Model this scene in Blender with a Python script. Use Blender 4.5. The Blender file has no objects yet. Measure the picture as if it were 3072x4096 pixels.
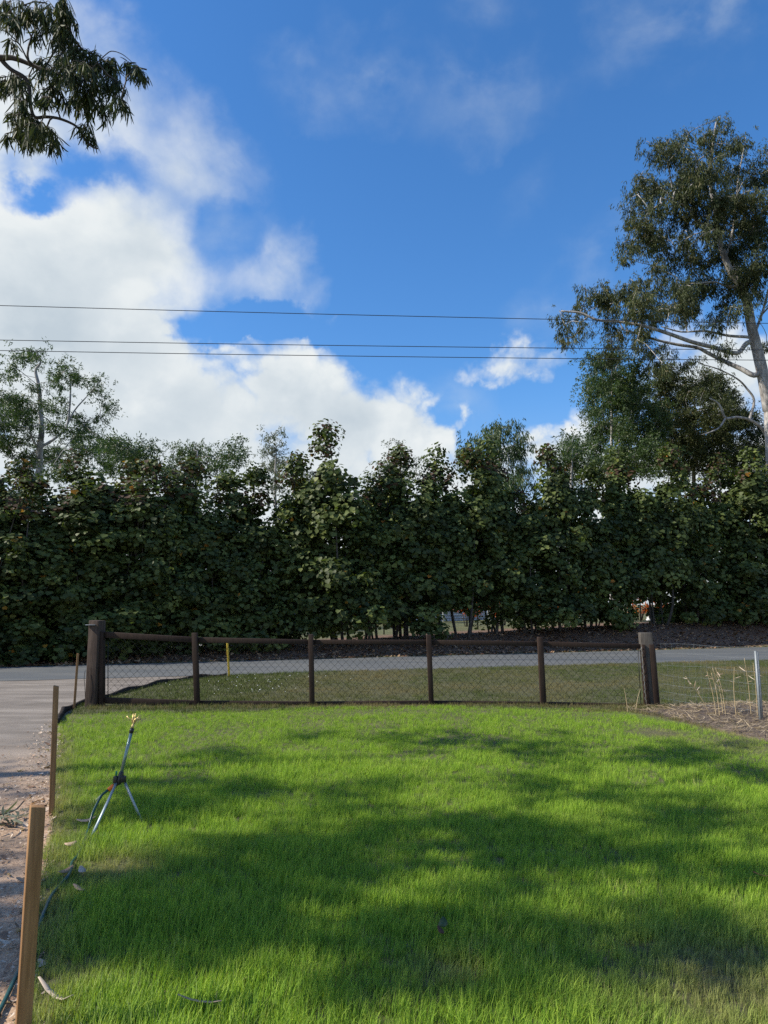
import bpy, math, random
import numpy as np
from mathutils import Vector
R = math.radians
random.seed(7)
rng = np.random.default_rng(11)
scene = bpy.context.scene
col = scene.collection

# ------------------------------------------------------------------ camera
FPX, TH, CZ = 2840.0, R(7.46), 1.6            # focal length in photo pixels, pitch, eye height
cam_d = bpy.data.cameras.new('camera'); cam = bpy.data.objects.new('camera', cam_d)
col.objects.link(cam); scene.camera = cam
cam.location = (0, 0, CZ); cam.rotation_euler = (R(90) + TH, 0, 0)
cam_d.sensor_fit = 'HORIZONTAL'; cam_d.sensor_width = 36.0
cam_d.lens = FPX / 3072 * 36.0
cam_d.clip_start = 0.05; cam_d.clip_end = 6000
CF = np.array([0, math.cos(TH), math.sin(TH)]); CU = np.array([0, -math.sin(TH), math.cos(TH)])
CX = np.array([1.0, 0, 0]); CO = np.array([0, 0, CZ])
def ray(u, v): return (u - 1536) / FPX * CX + CF + (2048 - v) / FPX * CU
def P(u, v, D): return CO + D * ray(u, v)                         # a place at depth D
def PY(u, v, Y): k = ray(u, v); return CO + k * (Y / k[1])        # on the upright plane y = Y
def PZ(u, v, z=0.0): k = ray(u, v); return CO + k * ((z - CZ) / k[2])
def inframe(p, m=0.03):
    d = np.asarray(p) - CO; D = d @ CF
    if D < 0.1: return False
    return abs(d @ CX / D) < 0.541 + m and abs(d @ CU / D) < 0.721 + m

# ------------------------------------------------------------------ light
SUN_EL, SUN_BACK = R(41), R(9)      # sun from the left, a little behind the camera
S = np.array([-math.cos(SUN_EL) * math.cos(SUN_BACK), -math.cos(SUN_EL) * math.sin(SUN_BACK), math.sin(SUN_EL)])
sd = bpy.data.lights.new('sun', 'SUN'); so = bpy.data.objects.new('sun', sd); col.objects.link(so)
sd.energy = 4.9; sd.angle = R(0.55); sd.color = (1.0, 0.93, 0.80)
so.rotation_euler = Vector(S).to_track_quat('Z', 'Y').to_euler(); so.location = (-30, -5, 30)
scene.view_settings.view_transform = 'Standard'; scene.view_settings.look = 'None'
scene.view_settings.exposure = 0.36; scene.view_settings.gamma = 1.0
scene.render.engine = 'CYCLES'
scene.cycles.max_bounces = 8; scene.cycles.transparent_max_bounces = 8
scene.cycles.use_denoising = False

class NT:
    """small helper round a node tree"""
    def __init__(s, nt): s.nt = nt; s.n = nt.nodes; s.l = nt.links
    def node(s, t, **kw):
        n = s.n.new(t)
        for k, v in kw.items(): setattr(n, k, v)
        return n
    def put(s, sock, v):
        if isinstance(v, bpy.types.NodeSocket): s.l.new(v, sock)
        elif v is not None:
            if isinstance(v, (tuple, list)) and len(v) == 3 and sock.type == 'RGBA': v = (*v, 1)
            sock.default_value = v
    def m(s, op, a, b=None, c=None, clamp=False):
        n = s.node('ShaderNodeMath', operation=op, use_clamp=clamp)
        s.put(n.inputs[0], a); s.put(n.inputs[1], b)
        if c is not None: s.put(n.inputs[2], c)
        return n.outputs[0]
    def vm(s, op, a, b=None, out=0):
        n = s.node('ShaderNodeVectorMath', operation=op); s.put(n.inputs[0], a); s.put(n.inputs[1], b)
        return n.outputs[out]
    def noise(s, vec, scale, detail=4, rough=0.55, dist=0.0, dims='3D'):
        n = s.node('ShaderNodeTexNoise', noise_dimensions=dims); s.put(n.inputs['Vector'], vec)
        n.inputs['Scale'].default_value = scale; n.inputs['Detail'].default_value = detail
        n.inputs['Roughness'].default_value = rough; n.inputs['Distortion'].default_value = dist
        return n.outputs['Fac']
    def ramp(s, fac, stops, interp='LINEAR'):
        n = s.node('ShaderNodeValToRGB'); s.put(n.inputs[0], fac); cr = n.color_ramp; cr.interpolation = interp
        while len(cr.elements) < len(stops): cr.elements.new(0.5)
        for e, (p, c) in zip(cr.elements, stops):
            e.position = p; e.color = (*c, 1) if len(c) == 3 else c
        return n.outputs[0]
    def mix(s, fac, a, b, blend='MIX'):
        n = s.node('ShaderNodeMix', data_type='RGBA', blend_type=blend)
        s.put(n.inputs[0], fac); s.put(n.inputs[6], a); s.put(n.inputs[7], b)
        return n.outputs[2]
    def mapr(s, v, a, b, c, d, smooth=True):
        n = s.node('ShaderNodeMapRange', interpolation_type='SMOOTHSTEP' if smooth else 'LINEAR')
        for i, x in enumerate((v, a, b, c, d)): s.put(n.inputs[i], x)
        return n.outputs[0]

def azel(u, v):
    k = ray(u, v); k = k / np.linalg.norm(k)
    return math.atan2(k[0], k[1]), math.asin(k[2])

def build_world():
    w = bpy.data.worlds.new('World'); scene.world = w; w.use_nodes = True
    t = NT(w.node_tree); t.n.clear()
    w.cycles.sampling_method = 'MANUAL'; w.cycles.sample_map_resolution = 256
    sky = t.node('ShaderNodeTexSky', sky_type='NISHITA')
    sky.sun_disc = False; sky.sun_elevation = SUN_EL; sky.sun_rotation = R(270) - SUN_BACK
    sky.air_density = 1.0; sky.dust_density = 0.2; sky.ozone_density = 1.0; sky.altitude = 0
    tc = t.node('ShaderNodeTexCoord'); D = t.vm('NORMALIZE', tc.outputs['Generated'])
    sx = t.node('ShaderNodeSeparateXYZ'); t.l.new(D, sx.inputs[0])
    az = t.m('ARCTAN2', sx.outputs[0], sx.outputs[1]); el = t.m('ARCSINE', sx.outputs[2])
    cb = t.node('ShaderNodeCombineXYZ'); t.l.new(az, cb.inputs[0]); t.l.new(el, cb.inputs[1]); AE = cb.outputs[0]
    # domain warp so that the banks get billowing outlines
    wn = t.node('ShaderNodeTexNoise'); wn.inputs['Scale'].default_value = 7; wn.inputs['Detail'].default_value = 6
    wn.inputs['Roughness'].default_value = 0.6
    t.l.new(D, wn.inputs['Vector'])
    wv = t.vm('SUBTRACT', wn.outputs['Color'], (0.5, 0.5, 0.5))
    sc = t.node('ShaderNodeVectorMath', operation='SCALE'); t.l.new(wv, sc.inputs[0]); sc.inputs['Scale'].default_value = 0.13
    AEw = t.vm('ADD', AE, sc.outputs[0])
    def field(vec, blobs):
        acc = None
        for (u, v, ru, rv, k) in blobs:
            a, e = azel(u, v); c = math.cos(e)
            q = t.vm('SUBTRACT', vec, (a, e, 0))
            q = t.vm('MULTIPLY', q, (FPX / ru * c * 0.92, FPX / rv * 0.92, 0))
            L = t.vm('LENGTH', q, out=1)
            x = t.m('MULTIPLY_ADD', L, -k, k)            # k at the centre, 0 on the rim
            if acc is None: acc = x
            else:
                n = t.node('ShaderNodeMath', operation='SMOOTH_MAX'); t.l.new(acc, n.inputs[0]); t.l.new(x, n.inputs[1])
                n.inputs[2].default_value = 0.18; acc = n.outputs[0]
        return acc
    bank = [(20, 330, 380, 400, .8), (430, 520, 330, 300, .6), (720, 690, 270, 270, .62), (250, 1050, 620, 300, 1),
            (600, 1000, 330, 300, 1), (1080, 1120, 260, 200, .42), (150, 1350, 900, 420, 1.1), (520, 1650, 800, 360, 1.1),
            (1200, 1590, 330, 240, 1), (1450, 1720, 380, 260, 1), (1740, 1790, 200, 190, .6), (900, 1930, 1300, 300, 1), (1300, 2330, 3400, 300, 1.2),
            (2090, 1460, 300, 125, .42), (2270, 1830, 300, 110, .6), (2900, 1520, 400, 260, .62), (2700, 1880, 700, 220, .8)]
    M = field(AEw, bank)
    hole = field(AEw, [(150, 770, 150, 65, .5), (400, 700, 190, 80, .45), (880, 930, 130, 150, .42), (1000, 1310, 330, 80, .75)])
    M = t.m('SUBTRACT', M, t.m('MAXIMUM', hole, 0.0))
    # the rest of the sky, outside the picture: broken cumulus of the same kind
    low = t.noise(D, 2.1, 3, 0.5)
    rest = t.m('MULTIPLY_ADD', low, 4.2, -2.2)
    off = t.mapr(t.m('ABSOLUTE', az), 0.58, 0.85, 0, 1)
    high = t.mapr(el, 0.80, 1.0, 0, 1)
    away = t.m('MAXIMUM', off, high)
    mixf = t.node('ShaderNodeMix', data_type='FLOAT'); t.l.new(away, mixf.inputs[0]); t.l.new(M, mixf.inputs[2]); t.l.new(rest, mixf.inputs[3])
    M = mixf.outputs[0]
    f1 = t.noise(D, 10, 8, 0.52, 0.25)
    f2 = t.noise(t.vm('ADD', D, tuple(np.array(S) * 0.03 + np.array([0, 0, .02]))), 10, 8, 0.52, 0.25)
    vb = t.node('ShaderNodeTexVoronoi', feature='F1'); t.l.new(t.vm('ADD', D, sc.outputs[0]), vb.inputs['Vector'])
    vb.inputs['Scale'].default_value = 22; vb.inputs['Detail'].default_value = 1.5; vb.inputs['Roughness'].default_value = .5
    puff = t.m('SUBTRACT', 0.45, vb.outputs['Distance'])
    soft = t.noise(D, 4, 2)
    dens = t.m('ADD', M, t.m('MULTIPLY_ADD', f1, 0.9, -0.46))
    lowb = t.mapr(el, 0.36, 0.44, 1, 0)
    dens = t.m('ADD', dens, t.m('MULTIPLY', puff, t.m('MULTIPLY_ADD', lowb, .28, .08)))
    e1 = t.mapr(soft, .36, .62, .38, .95)
    edge = t.m('MULTIPLY', e1, t.m('MULTIPLY_ADD', lowb, -.52, 1.0))
    cov = t.mapr(dens, -0.05, edge, 0, 1)
    # wisps high in the blue
    wisps = [(1150, 240, 170, 70, .6), (1500, 310, 230, 150, .75), (1230, 390, 170, 120, .5), (1890, 290, 230, 130, .75),
             (1960, 440, 330, 130, .5), (2310, 130, 200, 100, .5), (2850, 60, 480, 190, .8), (1500, 100, 200, 120, .45),
             (1970, 10, 170, 110, .45), (2180, 1240, 190, 110, .6), (2500, 1040, 300, 170, .6), (2160, 780, 200, 100, .25),
             (900, 900, 200, 330, .5), (1830, 1650, 200, 150, .6)]
    Wm = t.m('MAXIMUM', field(AEw, wisps), 0.0)
    wf = t.noise(t.vm('MULTIPLY', D, (1, 1, 1.2)), 8, 8, 0.55, 0.15)
    wcov = t.m('MULTIPLY', Wm, t.mapr(wf, 0.40, 0.75, 0, 1))
    wcov = t.m('MULTIPLY', wcov, 0.62, clamp=True)
    # light on the clouds: relief towards the sun, thicker parts greyer
    rel = t.m('SUBTRACT', f1, f2)
    body = t.mapr(dens, 0.05, 0.9, 0, 1)
    big = t.noise(t.vm('MULTIPLY', D, (1, 1, 1.9)), 5.0, 5, .5)
    val = t.m('MULTIPLY_ADD', rel, 0.55, 0.83)
    val = t.m('ADD', val, t.m('MULTIPLY', puff, t.m('MULTIPLY', lowb, .16)))
    val = t.m('ADD', val, t.m('MULTIPLY', body, t.m('MULTIPLY_ADD', big, 0.95, -0.56)))
    val = t.m('MINIMUM', t.m('MAXIMUM', val, 0.45), 0.98)
    ccol = t.ramp(val, [(0.40, (0.52, .61, .69)), (0.68, (0.70, .77, .82)), (0.82, (0.83, .88, .90)), (1.0, (0.93, .95, .95))])
    BG = 0.115
    cc = t.node('ShaderNodeVectorMath', operation='SCALE'); t.l.new(ccol, cc.inputs[0]); cc.inputs['Scale'].default_value = 0.76 / BG
    lum = t.vm('DOT_PRODUCT', sky.outputs[0], (.213, .715, .072), out=1)
    k1 = t.node('ShaderNodeVectorMath', operation='SCALE'); t.l.new(sky.outputs[0], k1.inputs[0]); t.l.new(t.mapr(el, .03, .30, 1.05, 1.92), k1.inputs['Scale'])
    lv = t.node('ShaderNodeCombineXYZ')
    for i in range(3): t.l.new(lum, lv.inputs[i])
    k2 = t.node('ShaderNodeVectorMath', operation='SCALE'); t.l.new(lv.outputs[0], k2.inputs[0]); t.l.new(t.mapr(el, .03, .30, -.05, -.92), k2.inputs['Scale'])
    blue = t.vm('MULTIPLY', t.vm('MAXIMUM', t.vm('ADD', k1.outputs[0], k2.outputs[0]), (0, 0, 0)), (1.0, .90, .97))      # a clear, saturated winter blue
    c1 = t.mix(wcov, blue, t.vm('MULTIPLY', cc.outputs[0], (.80, .86, .92)))
    c2 = t.mix(cov, c1, cc.outputs[0])
    bg = t.node('ShaderNodeBackground'); t.l.new(c2, bg.inputs[0]); bg.inputs[1].default_value = BG
    out = t.node('ShaderNodeOutputWorld'); t.l.new(bg.outputs[0], out.inputs[0])
build_world()

# ------------------------------------------------------------------ helpers
def smooth(a, b, x):
    t = np.clip((np.asarray(x, float) - a) / (b - a), 0, 1); return t * t * (3 - 2 * t)
_perm = np.random.default_rng(3).random((64, 64))
def vnoise(x, y):
    x = np.asarray(x, float); y = np.asarray(y, float)
    xi = np.floor(x).astype(int); yi = np.floor(y).astype(int); fx = x - xi; fy = y - yi
    fx = fx * fx * (3 - 2 * fx); fy = fy * fy * (3 - 2 * fy)
    g = lambda i, j: _perm[i % 64, j % 64]
    return (g(xi, yi) * (1 - fx) + g(xi + 1, yi) * fx) * (1 - fy) + (g(xi, yi + 1) * (1 - fx) + g(xi + 1, yi + 1) * fx) * fy
def fbm(x, y, o=4):
    a = 0; w = 0.5
    for k in range(o): a = a + w * vnoise(x * 2 ** k + 7 * k, y * 2 ** k + 3 * k); w *= 0.5
    return a / (1 - 0.5 ** o)
def inpoly(px, py, poly):
    px = np.asarray(px); py = np.asarray(py); r = np.zeros(px.shape, bool); n = len(poly)
    for i in range(n):
        x1, y1 = poly[i]; x2, y2 = poly[(i + 1) % n]
        if y1 == y2: continue
        c = ((y1 > py) != (y2 > py)) & (px < (x2 - x1) * (py - y1) / (y2 - y1) + x1); r ^= c
    return r
def polydist(px, py, poly, closed=True):
    d = np.full(np.shape(px), 1e9); n = len(poly)
    for i in range(n if closed else n - 1):
        a = np.array(poly[i], float); b = np.array(poly[(i + 1) % n], float); e = b - a; L = max(e @ e, 1e-9)
        t = np.clip(((px - a[0]) * e[0] + (py - a[1]) * e[1]) / L, 0, 1)
        d = np.minimum(d, np.hypot(px - a[0] - t * e[0], py - a[1] - t * e[1]))
    return d

def tag(o, label=None, cat=None, group=None, kind=None):
    for k, v in (('label', label), ('category', cat), ('group', group), ('kind', kind)):
        if v: o[k] = v
    return o
def empty(name, loc, label, cat, group=None):
    o = bpy.data.objects.new(name, None); col.objects.link(o); o.location = tuple(map(float, loc)); o.empty_display_size = 0.2
    return tag(o, label, cat, group)
def np_mesh(name, V, faces, mat=None, attrs=None, smooth_=False):
    """faces: list of integer arrays (m,k)"""
    V = np.asarray(V, np.float32).reshape(-1, 3); me = bpy.data.meshes.new(name)
    faces = [np.asarray(f, np.int32) for f in faces if len(f)]
    me.vertices.add(len(V)); me.vertices.foreach_set('co', V.ravel())
    if faces:
        lv = np.concatenate([f.ravel() for f in faces]); tot = np.concatenate([np.full(len(f), f.shape[1], np.int32) for f in faces])
        st = np.concatenate([[0], np.cumsum(tot)[:-1]]).astype(np.int32)
        me.loops.add(len(lv)); me.loops.foreach_set('vertex_index', lv)
        me.polygons.add(len(tot)); me.polygons.foreach_set('loop_start', st); me.polygons.foreach_set('loop_total', tot)
        if smooth_: me.polygons.foreach_set('use_smooth', np.ones(len(tot), bool))
    for k, (typ, arr) in (attrs or {}).items():
        a = me.attributes.new(k, typ, 'POINT')
        a.data.foreach_set('vector' if typ == 'FLOAT_VECTOR' else 'value', np.asarray(arr, np.int32 if typ == 'INT' else np.float32).ravel())
    me.update(calc_edges=True); me.validate()
    if mat: me.materials.append(mat)
    return me
def link(name, me, parent=None, loc=(0, 0, 0)):
    o = bpy.data.objects.new(name, me); col.objects.link(o); o.parent = parent
    o.location = tuple(map(float, loc)); return o

class MB:
    """collects boxes, tubes and strips; build() links them as one mesh object"""
    def __init__(s): s.v = []; s.q = []; s.t = []; s.n = 0
    def add(s, V, q=(), t=()):
        V = np.asarray(V, float).reshape(-1, 3); s.v.append(V)
        if len(q): s.q.append(np.asarray(q, int) + s.n)
        if len(t): s.t.append(np.asarray(t, int) + s.n)
        s.n += len(V); return s
    def hexa(s, b, t):
        """four bottom and four top corners, counter-clockwise seen from above"""
        return s.add(np.vstack([b, t]), [[3, 2, 1, 0], [4, 5, 6, 7], [0, 1, 5, 4], [1, 2, 6, 5], [2, 3, 7, 6], [3, 0, 4, 7]])
    def box(s, c, size, rz=0.0):
        x, y, z = np.array(size) / 2; ca, sa = math.cos(rz), math.sin(rz)
        q = [(-x, -y), (x, -y), (x, y), (-x, y)]; q = [(a * ca - b * sa, a * sa + b * ca) for a, b in q]
        return s.hexa([(c[0] + a, c[1] + b, c[2] - z) for a, b in q], [(c[0] + a, c[1] + b, c[2] + z) for a, b in q])
    def tube(s, pts, rad, n=6, cap=True):
        pts = np.asarray(pts, float); k = len(pts); rad = np.broadcast_to(rad, (k,))
        tan = np.gradient(pts, axis=0); tan /= np.linalg.norm(tan, axis=1)[:, None] + 1e-12
        up = np.array([0, 0, 1.0]) if abs(tan[0, 2]) < .9 else np.array([1.0, 0, 0])
        u = np.cross(tan[0], up); u /= np.linalg.norm(u); ang = np.arange(n) / n * 2 * math.pi; V = []
        for i in range(k):
            u = u - tan[i] * (u @ tan[i]); u /= np.linalg.norm(u) + 1e-12; w = np.cross(tan[i], u)
            V.append(pts[i] + rad[i] * (np.cos(ang)[:, None] * u + np.sin(ang)[:, None] * w))
        V = np.vstack(V); q = []
        for i in range(k - 1):
            for j in range(n): a = i * n + j; b = i * n + (j + 1) % n; q.append((a, b, b + n, a + n))
        t = []
        if cap:
            V = np.vstack([V, pts[0], pts[-1]]); c0, c1 = k * n, k * n + 1
            for j in range(n): t += [(c0, (j + 1) % n, j), (c1, (k - 1) * n + j, (k - 1) * n + (j + 1) % n)]
        return s.add(V, q, t)
    def build(s, name, mat, parent=None, origin=(0, 0, 0), smooth_=False, bevel=0.0):
        V = np.vstack(s.v) - np.asarray(origin, float)
        me = np_mesh(name, V, ([np.vstack(s.q)] if s.q else []) + ([np.vstack(s.t)] if s.t else []), mat, smooth_=smooth_)
        o = link(name, me, parent, (0, 0, 0) if parent else origin)
        if bevel:
            b = o.modifiers.new('bevel', 'BEVEL'); b.width = bevel; b.segments = 2; b.limit_method = 'ANGLE'
        return o
def curve_pts(pts, n):
    """Catmull-Rom through pts"""
    p = np.asarray(pts, float); p = np.vstack([2 * p[0] - p[1], p, 2 * p[-1] - p[-2]]); out = []
    for i in range(1, len(p) - 2):
        for k in range(n):
            t = k / n; out.append(.5 * ((2 * p[i]) + (-p[i - 1] + p[i + 1]) * t + (2 * p[i - 1] - 5 * p[i] + 4 * p[i + 1] - p[i + 2]) * t * t + (-p[i - 1] + 3 * p[i] - 3 * p[i + 1] + p[i + 2]) * t ** 3))
    out.append(p[-2]); return np.array(out)

# ------------------------------------------------------------------ materials
def mat(name):
    m = bpy.data.materials.new(name); m.use_nodes = True; t = NT(m.node_tree); t.n.clear()
    o = t.node('ShaderNodeOutputMaterial'); b = t.node('ShaderNodeBsdfPrincipled'); t.l.new(b.outputs[0], o.inputs[0])
    t.bsdf = b; t.out = o
    return m, t
def bump(t, h, strength=.3, dist=.01):
    b = t.node('ShaderNodeBump'); b.inputs['Strength'].default_value = strength; b.inputs['Distance'].default_value = dist
    t.l.new(h, b.inputs['Height']); t.l.new(b.outputs[0], t.bsdf.inputs['Normal'])
def pos(t): return t.node('ShaderNodeNewGeometry').outputs['Position']
def obj(t): return t.node('ShaderNodeTexCoord').outputs['Object']
def simple(name, c, rough=.6, metal=0.0, var=.25, scale=30):
    m, t = mat(name); n = t.noise(obj(t), scale, 4)
    c = np.array(c); t.put(t.bsdf.inputs['Base Color'], t.ramp(n, [(.3, tuple(c * (1 - var))), (.7, tuple(np.minimum(c * (1 + var), 1)))]))
    t.bsdf.inputs['Roughness'].default_value = rough; t.bsdf.inputs['Metallic'].default_value = metal
    return m
def wood(name, c1, c2, rough=.75, grain=60, bmp=.3, stretch=(1, 1, .06)):
    m, t = mat(name); v = t.vm('MULTIPLY', obj(t), stretch)
    n = t.noise(v, grain, 6, .65, .4); n2 = t.noise(obj(t), 5, 3)
    f = t.m('ADD', t.m('MULTIPLY', n, .75), t.m('MULTIPLY', n2, .25))
    t.put(t.bsdf.inputs['Base Color'], t.ramp(f, [(.35, c1), (.62, c2)])); t.bsdf.inputs['Roughness'].default_value = rough
    t.bsdf.inputs['Specular IOR Level'].default_value = .2; bump(t, n, bmp, .004); return m
def leafmat(name, stops, trans=.35, rough=.5, spec=.4, tcol=(1.3, 1.5, .6), coat=0):
    m, t = mat(name); a = t.node('ShaderNodeAttribute', attribute_name='tint')
    c = t.ramp(a.outputs['Fac'], stops); t.put(t.bsdf.inputs['Base Color'], c)
    t.bsdf.inputs['Roughness'].default_value = rough; t.bsdf.inputs['Specular IOR Level'].default_value = spec
    tr = t.node('ShaderNodeBsdfTranslucent'); t.l.new(t.vm('MULTIPLY', c, tcol), tr.inputs[0])
    mx = t.node('ShaderNodeMixShader'); mx.inputs[0].default_value = trans
    t.l.new(t.bsdf.outputs[0], mx.inputs[1]); t.l.new(tr.outputs[0], mx.inputs[2]); t.l.new(mx.outputs[0], t.out.inputs[0])
    return m

def m_ground():
    m, t = mat('bank_and_paddock'); p = pos(t); sp = t.node('ShaderNodeSeparateXYZ'); t.l.new(p, sp.inputs[0])
    s = t.m('SUBTRACT', sp.outputs[1], t.m('MULTIPLY_ADD', sp.outputs[0], .362, 22.2))
    s = t.m('ADD', s, t.m('MULTIPLY_ADD', t.noise(p, .8, 4), 1.6, -.8))
    n = t.noise(p, 14, 6, .65); n2 = t.noise(p, 1.1, 4)
    litter = t.ramp(n, [(.32, (.055, .033, .022)), (.52, (.15, .088, .057)), (.72, (.30, .185, .115))])
    grass = t.mix(n2, t.ramp(n, [(.3, (.035, .05, .014)), (.7, (.11, .13, .04))]), t.ramp(n, [(.3, (.08, .075, .03)), (.7, (.17, .16, .075))]))
    k = t.m('MULTIPLY', t.mapr(s, .15, .7, 0, 1), t.mapr(s, 5.2, 7.5, 1, 0))
    t.put(t.bsdf.inputs['Base Color'], t.mix(k, grass, litter)); t.bsdf.inputs['Roughness'].default_value = .95
    bump(t, n, .7, .05); return m
def m_asphalt():
    m, t = mat('chip_seal'); p = pos(t)
    n = t.noise(p, 90, 3, .7); b = t.noise(t.vm('MULTIPLY', p, (.35, 1.3, 1)), .9, 4)
    c = t.ramp(n, [(.3, (.055, .062, .067)), (.55, (.092, .101, .107)), (.75, (.155, .162, .166))])
    t.put(t.bsdf.inputs['Base Color'], t.mix(t.mapr(b, .38, .62, 0, .6), c, (.135, .136, .130))); t.bsdf.inputs['Roughness'].default_value = .8
    bump(t, n, .5, .008); return m
def m_drive():
    m, t = mat('worn_concrete'); p = pos(t); sp = t.node('ShaderNodeSeparateXYZ'); t.l.new(p, sp.inputs[0])
    st = t.noise(t.vm('MULTIPLY', p, (.45, 2.2, 1)), 1.4, 6, .6, .5); n = t.noise(p, 55, 4, .7); b = t.noise(p, 1.7, 5, .6)
    c = t.ramp(st, [(.3, (.13, .110, .090)), (.5, (.205, .176, .147)), (.68, (.30, .262, .222))])
    c = t.mix(t.mapr(n, .3, .7, 0, .35), c, (.125, .103, .082))
    # sawdust-coloured litter and dirt towards the lawn, near the camera
    edge = t.m('ADD', sp.outputs[0], t.m('MULTIPLY', sp.outputs[1], .45))          # lawn edge runs along x = -0.45 y
    k = t.m('MULTIPLY', t.mapr(t.m('ADD', edge, t.m('MULTIPLY', b, 3.0)), .0, 1.5, 0, 1), t.mapr(t.m('ADD', sp.outputs[1], t.m('MULTIPLY_ADD', b, 5, -2.5)), 4.5, 9.5, 1, 0))
    d = t.ramp(n, [(.3, (.20, .125, .075)), (.5, (.42, .27, .165)), (.7, (.60, .43, .28))])
    c = t.mix(k, c, d)
    c = t.mix(t.m('MULTIPLY', t.mapr(b, .55, .66, 0, .75), t.mapr(sp.outputs[1], 4, 8, 1, .25)), c, (.075, .06, .052))
    t.put(t.bsdf.inputs['Base Color'], c); t.bsdf.inputs['Roughness'].default_value = .9; bump(t, n, .5, .012); return m
def m_soil(name, c1, c2, c3, sc=40, b=.8):
    m, t = mat(name); p = pos(t); n = t.noise(p, sc, 6, .7); n2 = t.noise(p, 2.2, 4)
    c = t.ramp(t.m('ADD', t.m('MULTIPLY', n, .7), t.m('MULTIPLY', n2, .3)), [(.33, c1), (.5, c2), (.66, c3)])
    t.put(t.bsdf.inputs['Base Color'], c); t.bsdf.inputs['Roughness'].default_value = .95; bump(t, n, b, .02); return m
def m_grass(name, fresh, straw, trans=.36, rough=.45):
    m, t = mat(name); dry = t.node('ShaderNodeAttribute', attribute_name='dry', attribute_type='INSTANCER').outputs['Fac']
    tint = t.node('ShaderNodeAttribute', attribute_name='tint').outputs['Fac']; rnd = t.node('ShaderNodeObjectInfo').outputs['Random']
    v = t.m('ADD', t.m('MULTIPLY', tint, .6), t.m('MULTIPLY', rnd, .4))
    c = t.mix(dry, t.ramp(v, fresh), t.ramp(v, straw)); t.put(t.bsdf.inputs['Base Color'], c); t.bsdf.inputs['Roughness'].default_value = rough
    t.bsdf.inputs['Specular IOR Level'].default_value = .22
    g = t.node('ShaderNodeNewGeometry')                               # shading normals tilted up to make the sunlit blades brighter
    nn = t.vm('NORMALIZE', t.vm('ADD', t.vm('MULTIPLY', g.outputs['Normal'], (.55, .55, .55)), (0, 0, .8))); t.l.new(nn, t.bsdf.inputs['Normal'])
    tr = t.node('ShaderNodeBsdfTranslucent'); t.l.new(t.vm('MINIMUM', t.vm('MULTIPLY', c, (1.5, 1.45, .7)), (.9, .9, .9)), tr.inputs[0])
    mx = t.node('ShaderNodeMixShader'); mx.inputs[0].default_value = trans
    t.l.new(t.bsdf.outputs[0], mx.inputs[1]); t.l.new(tr.outputs[0], mx.inputs[2]); t.l.new(mx.outputs[0], t.out.inputs[0])
    return m
def m_bark(name, stops, stretch=(1, 1, .35), sc=5):
    m, t = mat(name); n = t.noise(t.vm('MULTIPLY', obj(t), stretch), sc, 6, .6, .6)
    t.put(t.bsdf.inputs['Base Color'], t.ramp(n, stops)); t.bsdf.inputs['Roughness'].default_value = .8; bump(t, n, .3, .02); return m

M = {}
M['ground'] = m_ground(); M['road'] = m_asphalt(); M['drive'] = m_drive()
M['lawn_soil'] = m_soil('lawn_thatch', (.035, .042, .012), (.085, .085, .028), (.20, .17, .08))
M['verge_soil'] = m_soil('mown_verge', (.032, .036, .012), (.068, .068, .025), (.12, .108, .046), 25)
M['mulch'] = m_soil('garden_mulch', (.03, .022, .016), (.09, .065, .048), (.23, .175, .125), 30)
M['gravel'] = m_soil('pale_gravel', (.13, .125, .12), (.22, .215, .205), (.32, .31, .295), 20)
M['grass'] = m_grass('lawn_grass', [(.12, (.078, .155, .016)), (.5, (.212, .375, .032)), (.88, (.45, .60, .075))], [(.2, (.16, .14, .05)), (.8, (.42, .36, .19))])
M['vgrass'] = m_grass('verge_grass', [(.2, (.042, .066, .012)), (.8, (.115, .145, .032))], [(.2, (.12, .098, .04)), (.8, (.29, .235, .115))], .3, .6)
M['straw'] = m_grass('dry_straw', [(.2, (.16, .12, .075)), (.8, (.50, .40, .27))], [(.2, (.16, .12, .075)), (.8, (.50, .40, .27))], .2, .6)
M['brown'] = wood('brown_stained_rail', (.022, .013, .0095), (.046, .029, .021), .7, 50, .15)
M['post'] = wood('weathered_sleeper', (.030, .020, .016), (.095, .070, .056), .85, 45, .6)
M['greypost'] = wood('silvered_timber', (.045, .038, .032), (.12, .105, .090), .85, 60, .5)
M['stake'] = wood('hardwood_stake', (.165, .085, .034), (.34, .195, .090), .75, 40, .25)
M['yellow'] = simple('yellow_paint', (.62, .40, .03), .55, 0, .25, 25)
M['steel'] = simple('black_steel', (.012, .011, .011), .45, .3, .3)
M['galv'] = simple('galvanised_steel', (.24, .26, .27), .55, .4, .2, 60)
M['alu'] = simple('aluminium_leg', (.30, .36, .37), .45, .4, .12, 60)
M['greentube'] = simple('grey_green_tube', (.20, .27, .245), .3, .5, .12, 60)
M['blackplastic'] = simple('black_plastic', (.012, .014, .015), .4, 0, .2)
M['greenplastic'] = simple('green_plastic', (.01, .22, .10), .4, 0, .1)
M['orange'] = simple('orange_plastic', (.85, .20, .015), .4, 0, .06)
M['brass'] = simple('worn_brass', (.62, .46, .18), .45, .45, .3, 80)
M['hose'] = simple('green_hose', (.008, .055, .045), .35, 0, .2)
M['blackwire'] = simple('black_wire', (.012, .012, .012), .5, .2, .2)
M['galvwire'] = simple('thin_galvanised_wire', (.30, .33, .34), .45, .5, .2)
M['edging'] = wood('dark_edging', (.012, .010, .009), (.04, .032, .026), .85, 30, .5, (.2, .2, 1))
M['gumbark'] = m_bark('pale_gum_bark', [(.30, (.10, .085, .075)), (.46, (.27, .25, .235)), (.62, (.44, .42, .40)), (.8, (.56, .55, .53))])
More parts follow.
